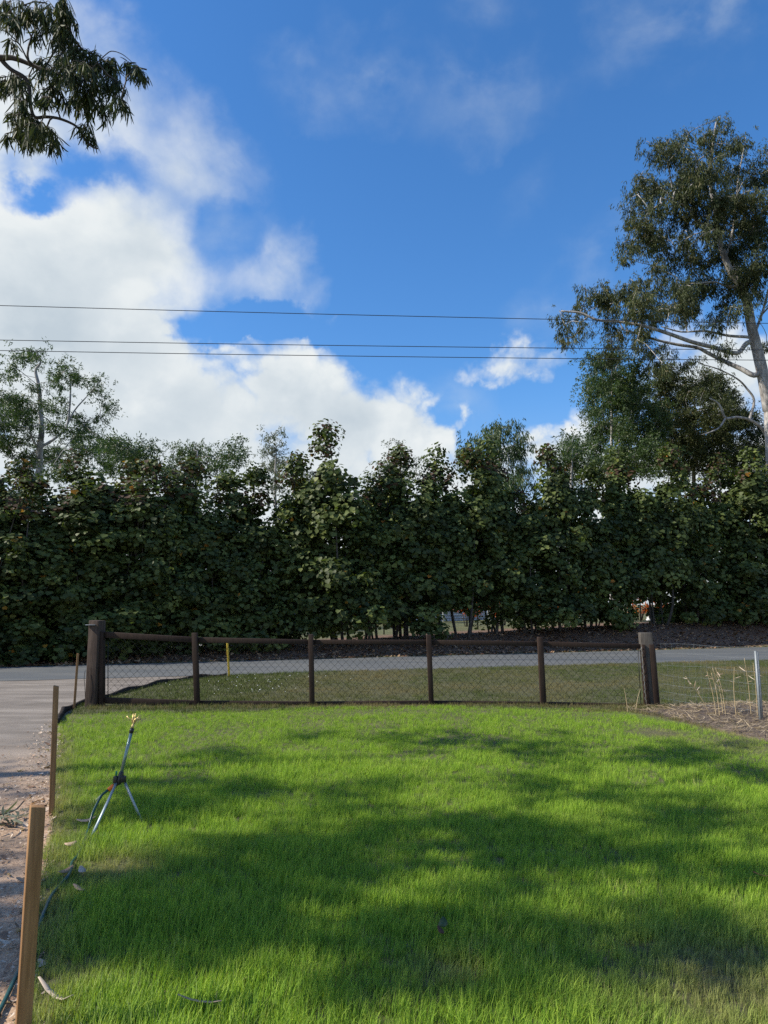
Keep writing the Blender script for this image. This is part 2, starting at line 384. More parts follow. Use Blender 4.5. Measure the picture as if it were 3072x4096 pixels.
M['darkbark'] = m_bark('dark_bark', [(.3, (.035, .026, .02)), (.55, (.085, .068, .055)), (.75, (.16, .135, .11))], (1, 1, .5), 12)
M['hedgebark'] = m_bark('grey_stem_bark', [(.3, (.03, .025, .02)), (.6, (.085, .073, .06)), (.8, (.17, .15, .125))], (1, 1, .5), 14)
M['hedgeleaf'] = leafmat('round_hedge_leaf', [(0, (.032, .046, .014)), (.35, (.062, .084, .023)), (.7, (.108, .140, .036)), (.90, (.19, .215, .055)), (.955, (.075, .042, .028)), (.985, (.30, .17, .02)), (1, (.52, .20, .03))], .24, .55, .28)
M['gumleaf'] = leafmat('gum_leaf', [(0, (.032, .042, .017)), (.5, (.058, .074, .029)), (.85, (.10, .115, .044)), (1, (.16, .13, .06))], .22, .55, .2, (1.3, 1.35, .6))
M['greyleaf'] = leafmat('grey_green_leaf', [(0, (.06, .07, .05)), (.6, (.11, .125, .085)), (1, (.17, .18, .12))], .25, .5, .4)
M['greenleaf'] = leafmat('fresh_green_leaf', [(0, (.026, .045, .014)), (.5, (.05, .085, .026)), (.9, (.085, .125, .04)), (1, (.13, .15, .05))], .28, .5, .4)
M['cordy'] = leafmat('orange_strap_leaf', [(0, (.22, .035, .012)), (.5, (.55, .14, .02)), (1, (.75, .33, .06))], .35, .4, .4, (1.4, 1.0, .5))
M['litter'] = leafmat('fallen_leaf_brown', [(0, (.065, .036, .022)), (.5, (.19, .10, .058)), (.8, (.33, .21, .125)), (1, (.48, .35, .22))], .1, .7, .2)
M['bark_bit'] = leafmat('shed_bark', [(0, (.22, .13, .085)), (.6, (.44, .31, .22)), (1, (.62, .52, .42))], .1, .7, .2)
M['housewall'] = simple('white_weatherboard', (.62, .66, .72), .6, 0, .05, 3)
M['roof'] = simple('grey_metal_roof', (.36, .39, .42), .4, .3, .06, 3)
M['trim'] = simple('white_trim', (.75, .76, .77), .5, 0, .04)
M['glass'] = simple('dark_window_glass', (.03, .04, .05), .08, 0, .1)
M['pole'] = wood('grey_power_pole', (.10, .085, .07), (.24, .21, .18), .85, 30, .4)
M['clover'] = simple('white_flower', (.8, .8, .74), .7, 0, .05)
M['wire'] = simple('aluminium_cable', (.03, .032, .035), .6, .2, .1)

# ------------------------------------------------------------------ ground shapes
far_y = lambda x: 22.2 + .362 * np.asarray(x, float)
near_y = lambda x: 17.75 + .30 * np.asarray(x, float)
def bank(x, y):
    b = np.interp(x, [-12, -5, 0, 10, 16, 30], [.10, .2, .42, .80, .90, .95]); s = np.asarray(y) - far_y(x)
    return b * smooth(.2, 3.0, s) + .05 * (fbm(np.asarray(x) * .9, np.asarray(y) * .9) - .5) * smooth(.4, 1.5, s)
EDGE = [(-.2, -1), (-.9, 1.5), (-1.38, 2.97), (-1.80, 3.82), (-2.22, 4.93), (-2.56, 5.72), (-3.2, 7.1), (-3.65, 8.18), (-4.28, 9.6), (-4.64, 10.6), (-4.76, 11.4)]
VEDGE = [(-4.76, 11.4), (-4.76, 12.47), (-4.66, 13.6), (-4.48, 14.75), (-4.06, 15.75), (-3.5, 16.2), (-2.7, 16.72)]
BED = [tuple(PZ(u, v)[:2]) for u, v in ((2480, 2846), (2600, 2862), (2730, 2890), (2860, 2925), (3072, 2968))] + [(7.4, 7.6), (9.5, 7.2)]
LAWN = EDGE[:-1] + [(-4.6, 10.75), (-3, 10.85), (-.5, 11.1), (2.2, 11.1)] + BED + [(9.5, -1)]
VERGE = VEDGE + [(x, float(near_y(x)) - .03) for x in np.linspace(-2.2, 18, 20)] + [(18, 11.2), (9, 10.9), (4.3, 10.9), (2, 10.9), (-.5, 10.85), (-3, 10.62), (-4.55, 10.6)]
MULCH = [(4.15, 11.35), (6.5, 11.7), (11, 11.5), (11, 7.0)] + BED[::-1]
def lawn_h(x, y):
    x = np.asarray(x, float); y = np.asarray(y, float)
    return .022 + .050 * np.exp(-((x - .6) / 2.3) ** 2) * smooth(7.5, 10.8, y) + .03 * (fbm(x * .8, y * .8) - .5)
def verge_h(x, y): return .03 + .05 * (fbm(np.asarray(x) * .7, np.asarray(y) * .7) - .5) + .03 * np.exp(-((np.asarray(x) - .6) / 2.6) ** 2) * smooth(13, 11.2, y)
def mulch_h(x, y):
    x = np.asarray(x, float); y = np.asarray(y, float)
    return .03 + .13 * np.exp(-((x - 5.6) / 1.1) ** 2 - ((y - 10.6) / .75) ** 2) + .07 * (fbm(x * 2.4, y * 2.4) - .45)
def sheet(name, poly, step, hf, material, drop=.09, fall=.18):
    p = np.array(poly); x0, y0 = p.min(0) - step; x1, y1 = p.max(0) + step
    xs = np.arange(x0, x1 + step, step); ys = np.arange(y0, y1 + step, step)
    gx, gy = np.meshgrid(xs, ys); ins = inpoly(gx, gy, poly); d = polydist(gx, gy, poly) * np.where(ins, 1, -1)
    z = hf(gx, gy) - drop * (1 - smooth(-step, fall, d)); keepv = d > -step * 1.3
    W = len(xs); idx = np.arange(gx.size).reshape(gx.shape)
    a, b, c, e = idx[:-1, :-1], idx[:-1, 1:], idx[1:, 1:], idx[1:, :-1]
    ok = (keepv[:-1, :-1] & keepv[:-1, 1:] & keepv[1:, 1:] & keepv[1:, :-1] & (ins[:-1, :-1] | ins[:-1, 1:] | ins[1:, 1:] | ins[1:, :-1]))
    f = np.stack([a[ok], b[ok], c[ok], e[ok]], 1); used = np.unique(f); re = np.full(gx.size, -1); re[used] = np.arange(len(used))
    V = np.stack([gx.ravel(), gy.ravel(), z.ravel()], 1)[used]
    o = link(name, np_mesh(name, V, [re[f]], material, smooth_=True)); return tag(o, kind='structure')
# one sheet of ground out to the horizon
gxs = np.concatenate([[-4000, -1500, -500, -200, -110], np.linspace(-70, 70, 176), [110, 200, 500, 1500, 4000]])
gys = np.concatenate([[-4000, -1000, -200, -60], np.linspace(-30, 80, 148), [100, 160, 400, 1500, 4000]])
gx, gy = np.meshgrid(gxs, gys); gz = bank(gx, gy) - .004
idx = np.arange(gx.size).reshape(gx.shape)
tag(link('ground', np_mesh('ground', np.stack([gx.ravel(), gy.ravel(), gz.ravel()], 1),
    [np.stack([idx[:-1, :-1].ravel(), idx[:-1, 1:].ravel(), idx[1:, 1:].ravel(), idx[1:, :-1].ravel()], 1)], M['ground'], smooth_=True)), kind='structure')
# road with slightly ragged edges
rx = np.linspace(-45, 60, 420); jn = .10 * (fbm(rx * 1.7, rx * 0 + 4) - .5); jf = .16 * (fbm(rx * 1.9, rx * 0 + 9) - .5)
rows = [np.stack([rx, near_y(rx) * (1 - k) + far_y(rx) * k + jn * (k == 0) + jf * (k == 1), np.full_like(rx, .010 + .05 * k * (1 - k))], 1) for k in np.linspace(0, 1, 7)]
n = len(rx); q = [np.stack([np.arange(n - 1) + r * n, np.arange(1, n) + r * n, np.arange(1, n) + (r + 1) * n, np.arange(n - 1) + (r + 1) * n], 1) for r in range(6)]
tag(link('road', np_mesh('road', np.vstack(rows), q, M['road'], smooth_=True)), kind='structure')
# driveway
ey = np.array([p[1] for p in EDGE + VEDGE[1:]] + [17.6]); ex = np.array([p[0] for p in EDGE + VEDGE[1:]] + [-1.2])
dy = np.linspace(-1, 16.6, 120); V = []
for y in dy:
    xr = np.interp(y, ey, ex) + .02
    for k in np.linspace(0, 1, 24): x = -16 + (xr + 16) * k; V.append((x, y, .004 + .012 * float(fbm(x * .8, y * .8) - .3) * (y < 15)))
ids = np.arange(120 * 24).reshape(120, 24)
tag(link('driveway', np_mesh('driveway', V, [np.stack([ids[:-1, :-1].ravel(), ids[:-1, 1:].ravel(), ids[1:, 1:].ravel(), ids[1:, :-1].ravel()], 1)], M['drive'], smooth_=True)), kind='structure')
sheet('lawn', LAWN, .12, lawn_h, M['lawn_soil'], .06, .10)
sheet('verge', VERGE, .22, verge_h, M['verge_soil'], .05, .15)
sheet('garden_bed', MULCH, .09, mulch_h, M['mulch'], .05, .2)
GRAVEL = [(-17, 20.2), (-9, 22.2), (-3.2, 24.4), (-3.6, 27), (-17, 25)]
sheet('gravel_yard', GRAVEL, .5, lambda x, y: bank(x, y) + .05, M['gravel'], .04, .3)

# ------------------------------------------------------------------ chain-mesh fence between two timber posts
FY = 11.35
def fp(u, v, dy=0.0): return PY(u, v, FY + dy)
def slab(mb, tl, tr, bl, br, d0, d1):
    """a member given by its four photo corners on the fence plane, from FY+d0 to FY+d1"""
    A = [fp(*bl), fp(*br), fp(*tr), fp(*tl)]
    f = [a + np.array([0, d0, 0]) for a in A]; b = [a + np.array([0, d1, 0]) for a in A]
    return mb.hexa([f[0], f[1], b[1], b[0]], [f[3], f[2], b[2], b[3]])
UP = [((771, 2531), (792, 2531), (782, 2852), (803, 2852)), ((1235, 2537), (1254, 2537), (1240, 2846), (1260, 2846)),
      ((1704, 2539), (1724, 2539), (1716, 2840), (1735, 2840)), ((2147, 2547), (2168, 2547), (2161, 2842), (2184, 2842))]
TOPR = [(418, 2527, 2551), (781, 2549, 2571), (1245, 2559, 2577), (1715, 2560, 2578), (2158, 2566, 2585), (2585, 2577, 2596)]
BOTR = [(418, 2790, 2815), (792, 2803, 2826), (1250, 2807, 2829), (1724, 2803, 2826), (2172, 2808, 2831), (2600, 2817, 2838)]
base = np.array([0, FY, 0.0])
fence = empty('chain_mesh_fence', base, 'low brown timber-framed fence with black chain mesh across the far edge of the lawn', 'fence')
for tl, tr, bl, br in UP: slab(MB(), tl, tr, bl, br, -.075, .0).build('post', M['brown'], fence, base, bevel=.005)
for i in range(5):
    a, b = TOPR[i], TOPR[i + 1]
    slab(MB(), (a[0], a[1]), (b[0] - 1, b[1]), (a[0], a[2]), (b[0] - 1, b[2]), .002, .05).build('top_rail', M['brown'], fence, base, bevel=.004)
    a, b = BOTR[i], BOTR[i + 1]
    slab(MB(), (a[0], a[1]), (b[0] - 1, b[1]), (a[0], a[2]), (b[0] - 1, b[2]), .002, .05).build('bottom_rail', M['brown'], fence, base, bevel=.004)
slab(MB(), (398, 2525), (416, 2526), (398, 2835), (416, 2835), -.04, .06).build('end_stile', M['brown'], fence, base, bevel=.004)
slab(MB(), (2566, 2596), (2582, 2596), (2580, 2838), (2596, 2838), -.02, .05).build('end_stile', M['brown'], fence, base, bevel=.004)
def rod(u0, v0, u1, v1, r=.006, dy=-.02):
    return MB().tube([fp(u0, v0, dy), fp((u0 + u1) / 2, (v0 + v1) / 2, dy), fp(u1, v1, dy)], r, 6)
m_ = rod(432, 2566, 432, 2790); m_.tube([fp(416, 2715, -.02), fp(432, 2711, -.02)], .004, 5); m_.build('tension_rod', M['steel'], fence, base)
m_ = rod(2552, 2602, 2564, 2815); m_.tube([fp(2552, 2604, -.02), fp(2568, 2604, -.02)], .004, 5); m_.build('tension_rod', M['steel'], fence, base)
def chain(bay):
    """hooked zig-zag wires, alternately bent to the front and to the back"""
    ua, ub = TOPR[bay][0] + (14 if bay == 0 else 8), TOPR[bay + 1][0] - 6
    if bay == 4: ub = 2556
    mb = MB(); pitch = .058; za = lambda u, k: np.interp(u, [r[0] for r in k], [r[1] for r in k])
    xa, xb = fp(ua, 2700)[0], fp(ub, 2700)[0]; n = int((xb - xa) / pitch)
    for i in range(n + 1):
        x = xa + (xb - xa) * i / n; u = 1536 + x / FY * FPX * 1.0136
        zt = fp(u, za(u, TOPR) + 14)[2]; zb = fp(u, za(u, BOTR) + 12)[2]
        k = int((zt - zb) / pitch); zs = np.linspace(zb, zt, k + 1); pts = []
        for j, z in enumerate(zs):
            s = (j + i) % 2
            pts.append((x + (pitch * .5 if s else -pitch * .5) * 1.04, FY + .058 + (.004 if s else -.004), z))
        mb.tube(pts, .0030, 3, cap=False)
    return mb
for b_ in range(5):
    o = chain(b_).build('chain_mesh', M['blackwire'], fence, base); o['kind'] = 'stuff'

# left sleeper post
def post_at(u0, u1, v0, v1, Y, depth, rz=0): pass
b0 = PZ(365, 2838); b0 = np.array([fp(364, 2838)[0], FY + .02, 0])
lp = empty('timber_post', b0, 'tall dark timber sleeper post with a metal plate, left end of the mesh fence', 'post')
w = .165; ztop = fp(364, 2482)[2]
mb = MB(); ca = [(-w / 2, -.085), (w / 2, -.105), (w / 2 + .045, .075), (-w / 2 + .03, .09)]
mb.hexa([(b0[0] + a + .004, b0[1] + b, -.25) for a, b in ca], [(b0[0] + a, b0[1] + b, ztop + (.004 if a < 0 else -.003)) for a, b in ca])
mb.build('timber', M['post'], lp, b0, bevel=.008)
zpl = fp(350, 2499)[2]
MB().box((b0[0] - .035, b0[1] - .115, zpl), (.15, .06, .012), .1).build('metal_plate', M['galv'], lp, b0, bevel=.002)
pts = curve_pts([fp(341, 2680, -.09), fp(337, 2710, -.1), fp(339, 2745, -.1), fp(341, 2790, -.09)], 5)
MB().tube(pts, .004, 5).build('loose_wire', M['blackwire'], lp, b0)
# right post
b1 = np.array([fp(2606, 2838)[0] + .005, FY + .03, 0])
rp = empty('timber_post', b1, 'stout grey-topped timber post with brown side strips at the right end of the mesh fence', 'post')
zt = fp(2606, 2531)[2]; zs = fp(2606, 2577)[2]; lean = -.045
def lean_prism(mb, c, z0, z1):
    f = lambda a, b, z: (b1[0] + a + lean * z / 1.15, b1[1] + b, z)
    return mb.hexa([f(a, b, z0) for a, b in c], [f(a, b, z1) for a, b in c])
lean_prism(MB(), [(-.095, -.075), (.09, -.09), (.115, .09), (-.07, .1)], -.2, zt).build('timber', M['greypost'], rp, b1, bevel=.006)
lean_prism(MB(), [(-.092, -.098), (-.045, -.102), (-.045, -.082), (-.092, -.078)], -.02, zs).build('side_strip', M['brown'], rp, b1, bevel=.003)
lean_prism(MB(), [(.022, -.106), (.094, -.112), (.094, -.092), (.022, -.086)], -.02, zs).build('side_strip', M['brown'], rp, b1, bevel=.003)
lean_prism(MB(), [(.094, -.10), (.122, -.07), (.142, .06), (.118, .06)], -.02, zs + .01).build('side_strip', M['brown'], rp, b1, bevel=.003)
mb = MB(); tz = np.linspace(.1, .95, 26)
mb.tube([(b1[0] - .11 + lean * z / 1.15 + .012 * math.sin(i * 2.3), b1[1] - .105 - .006 * math.cos(i * 1.7), z) for i, z in enumerate(tz)], .0028, 4)
mb.build('twisted_wire', M['galvwire'], rp, b1)

# ------------------------------------------------------------------ light wire fence running off to the right
sp0 = PZ(3047, 2893, .02); sp1 = np.array([8.6, 9.0, .02])
wf = empty('wire_netting_fence', (sp0[0], sp0[1], 0), 'thin galvanised netting fence beyond the bed, right of the timber post', 'fence')
o3 = np.array([sp0[0], sp0[1], 0])
def steel_post(p, h, lx):
    mb = MB(); top = np.array([p[0] + lx, p[1], h])
    for dx, wd in ((-.009, .014), (.012, .010)):
        mb.hexa([(p[0] + dx + a, p[1] + b, -.2) for a, b in ((-wd, -.012), (wd, -.012), (wd, .02), (-wd, .02))],
                [(top[0] + dx + a, top[1] + b, h - (dx > 0) * .012) for a, b in ((-wd, -.012), (wd, -.012), (wd, .02), (-wd, .02))])
    return mb
hp = PY(3025, 2604, sp0[1])[2]
steel_post(sp0, hp, PY(3025, 2604, sp0[1])[0] - sp0[0]).build('steel_post', M['galv'], wf, o3)
steel_post(sp1, hp, -.03).build('steel_post', M['galv'], wf, o3)
mb = MB(); a0 = np.array([b1[0] + .12, b1[1], 0]); runs = [(a0, sp0), (sp0, sp1)]
for pa, pb in runs:
    L = np.linalg.norm((pb - pa)[:2]); nv = int(L / .10)
    for z in (.05, .15, .26, .38, .52, .68, .86, 1.0):
        mb.tube([pa * (1 - k) + pb * k + np.array([0, 0, z * (1 if z < 1 else 1) + .01 * math.sin(k * 9 + z * 5)]) for k in np.linspace(0, 1, 9)], .0014, 3, False)
    for i in range(1, nv):
        k = i / nv; c = pa * (1 - k) + pb * k
        mb.tube([c + np.array([.006 * math.sin(i * 1.3 + z * 8), 0, z]) for z in (.04, .3, .6, 1.0)], .0010, 3, False)
o = mb.build('wire_netting', M['galvwire'], wf, o3); o['kind'] = 'stuff'

# ------------------------------------------------------------------ marker stakes
def stake(label, u, v, hz, w, d, rz, lx, ly, m='stake', name='marker_stake', z=0.0, cat='stake', bite=True):
    p = PZ(u, v, z); e = empty(name, (p[0], p[1], 0), label, cat, 'timber marker stakes' if name == 'marker_stake' else None)
    ca, sa = math.cos(rz), math.sin(rz); c = [(-w / 2, -d / 2), (w / 2, -d / 2), (w / 2, d / 2), (-w / 2, d / 2)]
    c = [(a * ca - b * sa, a * sa + b * ca) for a, b in c]; mb = MB(); H = [-.2, .3 * hz, .7 * hz, hz]
    V = []
    for h in H:
        for i, (a, b) in enumerate(c): V.append((a + lx * h / hz, b + ly * h / hz, h + ((.006 if i in (0, 3) else -.004) if h == hz else 0)))
    q = []
    for r in range(3):
        for i in range(4): q.append((r * 4 + i, r * 4 + (i + 1) % 4, r * 4 + 4 + (i + 1) % 4, r * 4 + 4 + i))
    q += [(3, 2, 1, 0), (12, 13, 14, 15)]
    mb.add(V, q).build('shaft', M[m], e, bevel=.003); return e, p
s1, p1 = stake('nearest thick timber stake, cut off at the bottom left corner', 82, 4190, .0, .05, .05, 0, 0, 0) if False else (None, None)
def stake_px(label, ub, vb, ut, vt, w, d, rz, **kw):
    p = PZ(ub, vb, .02); t = PY(ut, vt, p[1]); return stake(label, ub, vb, t[2], w, d, rz, t[0] - p[0], 0, **kw)
e, _ = stake_px('nearest thick square timber stake standing at the bottom left corner', 88, 4180, 150, 3235, .052, .045, R(32))
stake_px('slim brown timber stake between driveway and lawn, near the sprinkler tripod', 206, 3262, 224, 2748, .038, .046, R(20))
stake_px('thin pale timber stake leaning beside the left sleeper post', 296, 2842, 312, 2617, .034, .02, R(15))
stake_px('yellow painted stake leaning at the roadside verge behind the mesh fence', 917, 2712, 909, 2573, .045, .03, R(10), m='yellow', name='yellow_stake')

# ------------------------------------------------------------------ sprinkler tripod
A, B_, C_ = PZ(368, 3342, .03), PZ(567, 3285, .03), PZ(372, 3296, .03)
C_ = np.array([-2.33, 5.95, .03])
hub = P(482, 3108, np.linalg.norm([5.5]) / 1.0); hub = PY(482, 3106, 5.55); top = PY(526, 2925, 5.62)
oS = np.array([hub[0], hub[1], 0])
sprk = empty('sprinkler_tripod', oS, 'tripod lawn sprinkler with brass head leaning over on the grass', 'sprinkler')
def flat_leg(a, b, w=.018, th=.006):
    mb = MB(); a, b = np.array(a), np.array(b); d = (b - a) / np.linalg.norm(b - a); s_ = np.cross(d, [0, 1, 0]); s_ /= np.linalg.norm(s_); n_ = np.cross(d, s_)
    f = lambda c: [c - s_ * w / 2 - n_ * th / 2, c + s_ * w / 2 - n_ * th / 2, c + s_ * w / 2 + n_ * th / 2, c - s_ * w / 2 + n_ * th / 2]
    return mb.hexa(f(b), f(a))
for foot, dx in ((A, -.022), (B_, .028), (C_, -.012)):
    st = hub + np.array([dx, 0 if foot is not C_ else .03, -.03]); ft = foot + (foot - st) * .06
    lg = flat_leg(st, ft).build('leg', M['alu'], sprk, oS)
d_ = (top - hub) / np.linalg.norm(top - hub)
MB().tube([hub, hub + d_ * .15, top], .0125, 12).build('riser_tube', M['greentube'], sprk, oS, True)
mb = MB(); mb.tube([hub - d_ * .055, hub - d_ * .02, hub + d_ * .03, hub + d_ * .035], [.014, .022, .019, .015], 10)
mb.box(hub + np.array([.026, -.005, -.018]), (.036, .03, .046), .2); mb.box(hub + np.array([-.03, -.01, -.02]), (.03, .03, .05), -.2)
mb.box(hub + np.array([-.002, .03, -.02]), (.03, .03, .045)); hb = mb.build('hub', M['blackplastic'], sprk, oS, bevel=.003)
MB().box(hub + np.array([-.034, .005, .022]), (.014, .02, .03), .3).build('clip', M['greenplastic'], sprk, oS, bevel=.002)
MB().tube([top - d_ * .012, top + d_ * .022], .0165, 10).build('collar', M['blackplastic'], sprk, oS, True)
h0 = top + d_ * .022; e1 = np.array([1, 0, 0]) - d_ * d_[0]; e1 /= np.linalg.norm(e1)
mb = MB(); mb.tube([h0, h0 + d_ * 0.0225, h0 + d_ * 0.0250, h0 + d_ * 0.0625], [.012, .012, .009, .009], 8)
mb.tube([h0 + d_ * 0.0562, h0 + d_ * 0.0775 + e1 * 0.0196], [.011, .008], 8); mb.tube([h0 + d_ * 0.0375 - e1 * 0.0056, h0 + d_ * 0.1063 - e1 * 0.0168], [.010, .006], 8)
mb.tube([h0 + d_ * 0.0375 + e1 * 0.0056, h0 + d_ * 0.0975 + e1 * 0.0308], [.007, .005], 6); mb.tube([h0 + d_ * 0.0500, h0 + d_ * 0.1125], [.006, .004], 6)
hd = mb.build('brass_head', M['brass'], sprk, oS, True)
mb = MB(); mb.tube([h0 + d_ * 0.0800 + e1 * 0.0476, h0 + d_ * 0.0650 + e1 * 0.0056, h0 + d_ * 0.0625 - e1 * 0.0070, h0 + d_ * 0.0650 - e1 * 0.0420, h0 + d_ * 0.0825 - e1 * 0.0630], [.009, .004, .004, .004, .006], 6)
mb.build('swing_arm', M['brass'], hd, (0, 0, 0))
for c in hd.children: c.location = tuple(-oS)
con = PY(451, 3146, 5.52); con2 = PY(433, 3160, 5.5)
MB().tube([hub - d_ * .045, hub - d_ * .06 + np.array([-.02, 0, 0]), con + (con - con2) * .25], .013, 8).build('inlet', M['blackplastic'], sprk, oS, True)
MB().tube([con + (con - con2) * .3, con, con2], [.017, .019, .016], 8).build('hose_connector', M['orange'], sprk, oS, True)
# hose
hp_ = [con2, PY(405, 3185, 5.46), PY(372, 3250, 5.36), PY(352, 3320, 5.24), PZ(338, 3362, .045), PZ(312, 3420, .04), PZ(288, 3450, .05), PZ(284, 3480, .06), PZ(268, 3510, .06), PZ(240, 3540, .035), PZ(205, 3585, .05),
       PZ(176, 3650, .05), PZ(150, 3720, .025), PZ(108, 3800, .022), PZ(70, 3890, .022), PZ(25, 3990, .022), PZ(-60, 4160, .022), PZ(-220, 4500, .022)]
o = MB().tube(curve_pts(hp_, 8), .0095, 8).build('garden_hose', M['hose'], None, hp_[4], True)
tag(o, 'dark green garden hose trailing from the sprinkler across the lawn edge to the driveway', 'hose')

# ------------------------------------------------------------------ low dark edging beside the driveway
mb = MB(); ep = curve_pts([(x, y, 0) for x, y in ([(-4.36, 9.75), (-4.66, 10.55), (-4.82, 11.2)] + [(x - .02, y) for x, y in VEDGE[1:-1]])], 6)
tn = np.gradient(ep, axis=0); nr = np.stack([-tn[:, 1], tn[:, 0]], 1); nr /= np.linalg.norm(nr, axis=1)[:, None]
for i in range(len(ep) - 1):
    hA = .085 + .02 * math.sin(i * .9); hB = .085 + .02 * math.sin((i + 1) * .9)
    c = lambda k, s_, z: (ep[k][0] + nr[k][0] * s_, ep[k][1] + nr[k][1] * s_, z)
    mb.hexa([c(i, .025, -.05), c(i, -.025, -.05), c(i + 1, -.025, -.05), c(i + 1, .025, -.05)], [c(i, .025, hA), c(i, -.025, hA), c(i + 1, -.025, hB), c(i + 1, .025, hB)])
tag(mb.build('garden_edging', M['edging'], None, (-4.7, 12.5, 0)), 'low dark edging strip curving between driveway and verge behind the fence', 'edging')

# ------------------------------------------------------------------ scatter (grass and litter): points that carry one of a few tufts
def scatter_tree(k):
    g = bpy.data.node_groups.new('scatter_tufts', 'GeometryNodeTree')
    g.interface.new_socket('Geometry', in_out='INPUT', socket_type='NodeSocketGeometry'); g.interface.new_socket('Geometry', in_out='OUTPUT', socket_type='NodeSocketGeometry')
    N, L = g.nodes, g.links; gi = N.new('NodeGroupInput'); go = N.new('NodeGroupOutput'); jn = N.new('GeometryNodeJoinGeometry')
    def attr(nm, ty): a = N.new('GeometryNodeInputNamedAttribute'); a.data_type = ty; a.inputs['Name'].default_value = nm; return a.outputs['Attribute']
    pid, rot, scl = attr('pid', 'INT'), attr('rot', 'FLOAT_VECTOR'), attr('scl', 'FLOAT_VECTOR')
    def pick(val):
        c = N.new('FunctionNodeCompare'); c.data_type = 'INT'; c.operation = 'EQUAL'; ii = [s for s in c.inputs if s.type == 'INT']
        L.new(pid, ii[0]); ii[1].default_value = val
        s = N.new('GeometryNodeSeparateGeometry'); s.domain = 'POINT'; L.new(gi.outputs[0], s.inputs[0]); L.new(c.outputs[0], s.inputs['Selection']); return s.outputs[0]
    for i in range(k):
        ip = N.new('GeometryNodeInstanceOnPoints'); L.new(pick(i), ip.inputs['Points']); L.new(pick(-1 - i), ip.inputs['Instance'])
        L.new(rot, ip.inputs['Rotation']); L.new(scl, ip.inputs['Scale']); L.new(ip.outputs[0], jn.inputs[0])
    L.new(jn.outputs[0], go.inputs[0]); return g
def scatter(name, protos, pts, rot, scl, dry, material, pids=None):
    """protos: list of (V, quads, tris, tint)"""
    k = len(protos); n = len(pts); Vs = []; q = []; t = []; tint = []; pid = []; off = 0
    for i, (V, fq, ft, tn_) in enumerate(protos):
        Vs.append(V); tint.append(tn_); pid.append(np.full(len(V), -1 - i))
        if len(fq): q.append(np.asarray(fq) + off)
        if len(ft): t.append(np.asarray(ft) + off)
        off += len(V)
    pid.append(rng.integers(0, k, n) if pids is None else pids); tint.append(np.zeros(n)); Vs.append(pts)
    z = lambda a, w: np.vstack([np.zeros((off, w)), a]) if w > 1 else np.concatenate([np.zeros(off), a])
    me = np_mesh(name, np.vstack(Vs), ([np.vstack(q)] if q else []) + ([np.vstack(t)] if t else []), material,
        {'pid': ('INT', np.concatenate(pid)), 'tint': ('FLOAT', np.concatenate(tint)), 'rot': ('FLOAT_VECTOR', z(rot, 3)), 'scl': ('FLOAT_VECTOR', z(scl, 3)), 'dry': ('FLOAT', z(dry, 1))})
    o = link(name, me); md = o.modifiers.new('scatter', 'NODES'); md.node_group = scatter_tree(k); return o
def tuft(nb, r, lmin, lmax, wd, lean, segs=3, wind=(.25, -.1)):
    V = []; q = []; t = []; tint = []
    for b in range(nb):
        a = random.uniform(0, 6.283); rr = r * math.sqrt(random.random()); bx, by = rr * math.cos(a), rr * math.sin(a)
        L = random.uniform(lmin, lmax); az_ = random.uniform(0, 6.283); ln = abs(random.gauss(0, 1)) * lean
        dx, dy_ = math.cos(az_) * ln + wind[0] * random.random(), math.sin(az_) * ln + wind[1] * random.random()
        fa = random.uniform(0, 3.14); wx, wy = math.cos(fa) * wd / 2, math.sin(fa) * wd / 2; o_ = len(V); tv = random.random()
        p = np.array([bx, by, 0.0]); d = np.array([dx * .3, dy_ * .3, 1.0]); d /= np.linalg.norm(d)
        for s in range(segs + 1):
            k = 1 - (s / segs) ** 1.6
            if s < segs: V += [p - [wx * k, wy * k, 0], p + [wx * k, wy * k, 0]]; tint += [tv * .75 + .22 * s / segs] * 2
            else: V.append(p); tint.append(tv * .75 + .28)
            p = p + d * L / segs; d = d + np.array([dx, dy_, -.55 * math.hypot(dx, dy_)]) * .6; d /= np.linalg.norm(d)
        for s in range(segs - 1): q.append((o_ + 2 * s, o_ + 2 * s + 1, o_ + 2 * s + 3, o_ + 2 * s + 2))
        t.append((o_ + 2 * segs - 2, o_ + 2 * segs - 1, o_ + 2 * segs))
    return np.array(V), np.array(q), np.array(t), np.array(tint)
def sample(poly, dens, n_over):
    p = np.array(poly); a, b = p.min(0), p.max(0); n_ = int(n_over * (b - a).prod())
    x = rng.uniform(a[0], b[0], n_); y = rng.uniform(a[1], b[1], n_); k = inpoly(x, y, poly) & (rng.random(n_) < dens(x, y)); return x[k], y[k]
DRYSPOT = [(*PZ(440, 3500)[:2], .28, .8), (*PZ(2980, 3990)[:2], .50, .9), (*PZ(2750, 3900)[:2], .22, .6), (*PZ(2640, 2945)[:2], .28, .9), (*PZ(1770, 3930)[:2], .16, .6), (*PZ(260, 3280)[:2], .25, .6), (*PZ(300, 3950)[:2], .16, .5), (*PZ(2950, 2990)[:2], .5, .55)]
def dryness(x, y):
    d = np.zeros_like(x)
    for cx, cy, r, k in DRYSPOT: d = np.maximum(d, k * np.exp(-((x - cx) ** 2 + (y - cy) ** 2) / r ** 2))
    eL = x - np.interp(y, [p[1] for p in EDGE], [p[0] for p in EDGE])
    d = np.maximum(d, .75 * np.exp(-(eL / .20) ** 2) * np.interp(y, [3, 4, 8, 9.5], [.6, 1, .8, .2]))
    d = np.maximum(d, .9 * np.exp(-(polydist(x, y, BED, False) / .22) ** 2))
    return np.clip(d * (.45 + 1.1 * fbm(x * 5, y * 5)), 0, 1)
